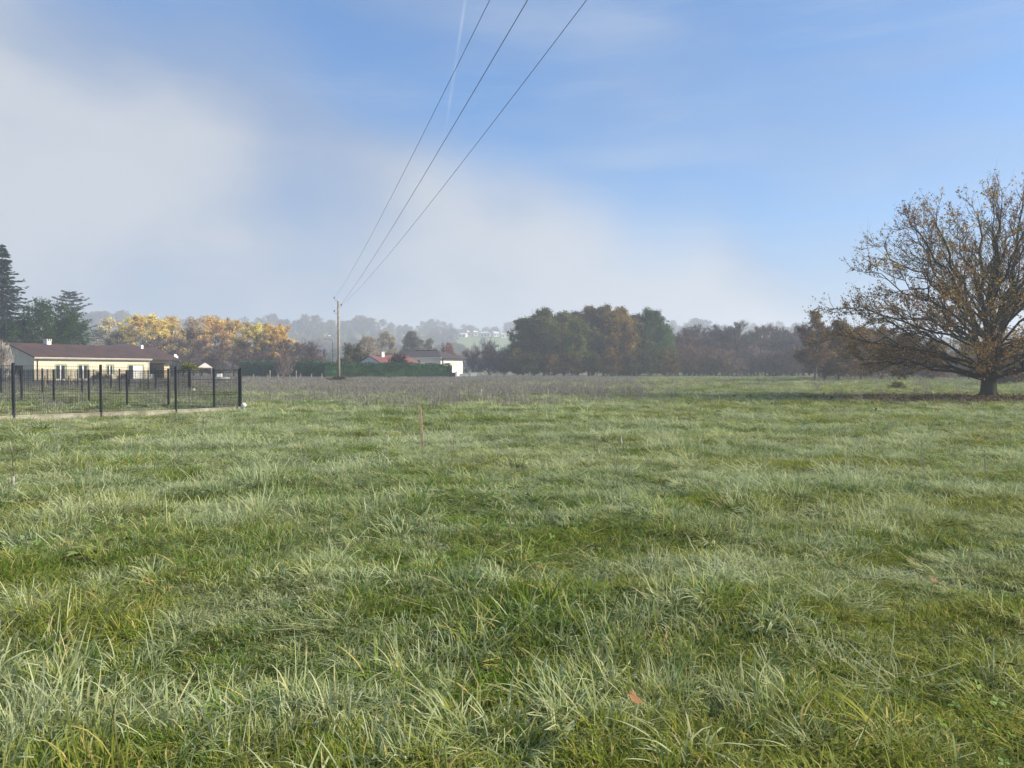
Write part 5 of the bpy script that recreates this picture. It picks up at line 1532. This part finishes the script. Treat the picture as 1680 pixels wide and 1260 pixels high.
# ------------------------------------------------------------------ single small plants and leaves
M['leaf_brown'] = simple('dead_leaf', (0.22, 0.115, 0.045), 0.8, 0.15, 25.0, c2=(0.13, 0.062, 0.025))
M['leaf_lime'] = simple('lime_leaf', (0.20, 0.25, 0.05), 0.6, 0.15, 18.0)
M['frosty'] = simple('frosted_stem', (0.36, 0.37, 0.34), 0.9, 0.15, 20.0)
def lobed_leaf(px, py, size, rz, tilt, label, mat='leaf_brown', lift=0.11):
    Y = CAM_Z * F / (py - 606.0); Y = (CAM_Z - lift) * F / (py - 606.0)
    X = atp(px, Y)
    m = MB(); out_ = []
    for k in range(11):
        t = k / 10; w = (0.16 + 0.30 * math.sin(math.pi * t) * (1.25 if k % 2 else 0.62)) * (1 if 0 < k < 10 else 0.1)
        out_.append((t, w))
    ctr = [(t - 0.5, 0, 0.05 * math.sin(3 * t)) for t, w in out_]
    Lf = [(t - 0.5, w * 0.75, 0.10 * w + 0.06 * math.sin(9 * t)) for t, w in out_]; Rt = [(t - 0.5, -w * 0.75, 0.16 * w - 0.04 * math.sin(7 * t)) for t, w in out_]
    m.v = ctr + Lf + Rt
    for k in range(10): m.f += [(k, k + 1, 11 + k + 1, 11 + k), (k, 22 + k, 22 + k + 1, k + 1)]
    e = empty('fallen_leaf', (X, Y, tz(X, Y) + lift), rz); e.scale = (size,) * 3; e.rotation_euler = (tilt, 0.2, rz)
    tag(e, label, 'leaf')
    link('blade', m, M[mat], e); link('stalk', MB().tube([(-0.5, 0, 0), (-0.72, 0.04, 0.02)], 0.015, 5), M[mat], e)
lobed_leaf(1042, 1166, 0.095, 1.2, 0.6, 'orange-brown fallen leaf in the near grass', lift=0.24)
lobed_leaf(1536, 946, 0.07, 0.5, 0.6, 'small orange leaf lying in the grass below the oak', lift=0.14)
lobed_leaf(1657, 1076, 0.09, 2.2, 0.4, 'rusty leaf in the grass at the picture edge', lift=0.22)
lobed_leaf(885, 930, 0.05, 0.2, 0.5, 'brownish leaf half hidden in the middle of the lawn', lift=0.12)
def dock(px, py, label, n=5, size=0.26, mat='leaf_lime'):
    Y = CAM_Z * F / (py - 606.0); X = atp(px, Y)
    e = empty('dock_plant', (X, Y, tz(X, Y))); tag(e, label, 'plant')
    rr = random.Random(int(px))
    for k in range(n):
        th = k * 6.283 / n + rr.uniform(-.4, .4); L = size * rr.uniform(0.8, 1.2); m = MB(); q = 7
        for i in range(q):
            t = i / (q - 1); w = L * 0.15 * math.sin(math.pi * min(1, 0.08 + t * 0.92)) ** 0.7; x = L * (t * 0.85); z = L * (0.75 * t - 0.5 * t * t) + 0.02
            m.v += [(x * math.cos(th) - w * math.sin(th), x * math.sin(th) + w * math.cos(th), z + w * .2), (x * math.cos(th), x * math.sin(th), z), (x * math.cos(th) + w * math.sin(th), x * math.sin(th) - w * math.cos(th), z + w * .2)]
        for i in range(q - 1):
            for j in (0, 1): m.f.append((i*3 + j, i*3 + j + 1, i*3 + 3 + j + 1, i*3 + 3 + j))
        link('leaf', m, M[mat], e, smooth=True)
dock(135, 925, 'yellow-green broad-leaved dock plant in the frosted grass', 4, 0.22)
dock(215, 900, 'small yellow-green leafy plant beside the broad-leaved dock', 4, 0.15)
dock(1330, 800, 'low leafy plant in the grass between stake and oak', 5, 0.2)
def sapling(px, py, h, label, white_base, seed):
    Y = CAM_Z * F / (py - 606.0); X = atp(px, Y)
    e = empty('frosted_sapling', (X, Y, tz(X, Y))); tag(e, label, 'plant')
    rr = random.Random(seed)
    link('stem', MB().tube([(0, 0, -.03), (0.01, 0, h * 0.5), (-0.02, 0, h)], [0.006, 0.005, 0.002], 6), M['bark'], e)
    for k in range(7):
        z = h * (0.3 + 0.1 * k); a = rr.uniform(0, 6.28); l = h * rr.uniform(0.12, 0.3)
        link('branch', MB().tube([(0, 0, z), (l * math.cos(a), l * math.sin(a), z + l * 0.7)], [0.003, 0.0012], 4), M['bark'], e)
    if white_base: link('trunk_guard', MB().tube([(0.005, 0, 0), (0.005, 0, 0.2)], [0.012, 0.016], 8), M['frosty'], e)
    else: link('seed_head', MB().tube([(0, 0, h * .25), (0, 0, h * .45), (0, 0, h * .62), (0, 0, h * .95)], [0.015, 0.032, 0.018, 0.006], 7), M['frosty'], e)
sapling(19, 817, 0.55, 'thin leafless sapling with a white guard near the fence end', True, 1)
sapling(1019, 735, 0.26, 'small pale frosted seed head standing in the grass', False, 2)
def oak_sapling():
    Y = 56.0; X = atp(1473, Y); e = empty('oak_sapling', (X, Y, tz(X, Y)), 0, (0.30, 0.26, 0.15)); tag(e, 'small leafy sapling in the open grass left of the oak trunk', 'sapling')
    t, c, w = VAR['shrub0']; link('stem', t, None, e); o = link('crown', c, None, e); o.color = (0.17, 0.14, 0.04, 1); link('twigs', w, None, e)
oak_sapling()

# ------------------------------------------------------------------ haze: the morning mist as one even body of air
def haze():
    m, nt, o = newmat('morning_haze')
    v = nd(nt, 'ShaderNodeVolumePrincipled'); v.inputs['Density'].default_value = 0.0012
    v.inputs['Color'].default_value = (0.78, 0.86, 1.0, 1); v.inputs['Anisotropy'].default_value = 0.2
    lk(nt, v.outputs[0], o.inputs['Volume'])
    b = MB().box(-1180, 1180, -1180, 1180, -5.0, 70.0)
    h = link('haze', b, m); h['kind'] = 'stuff'
haze()
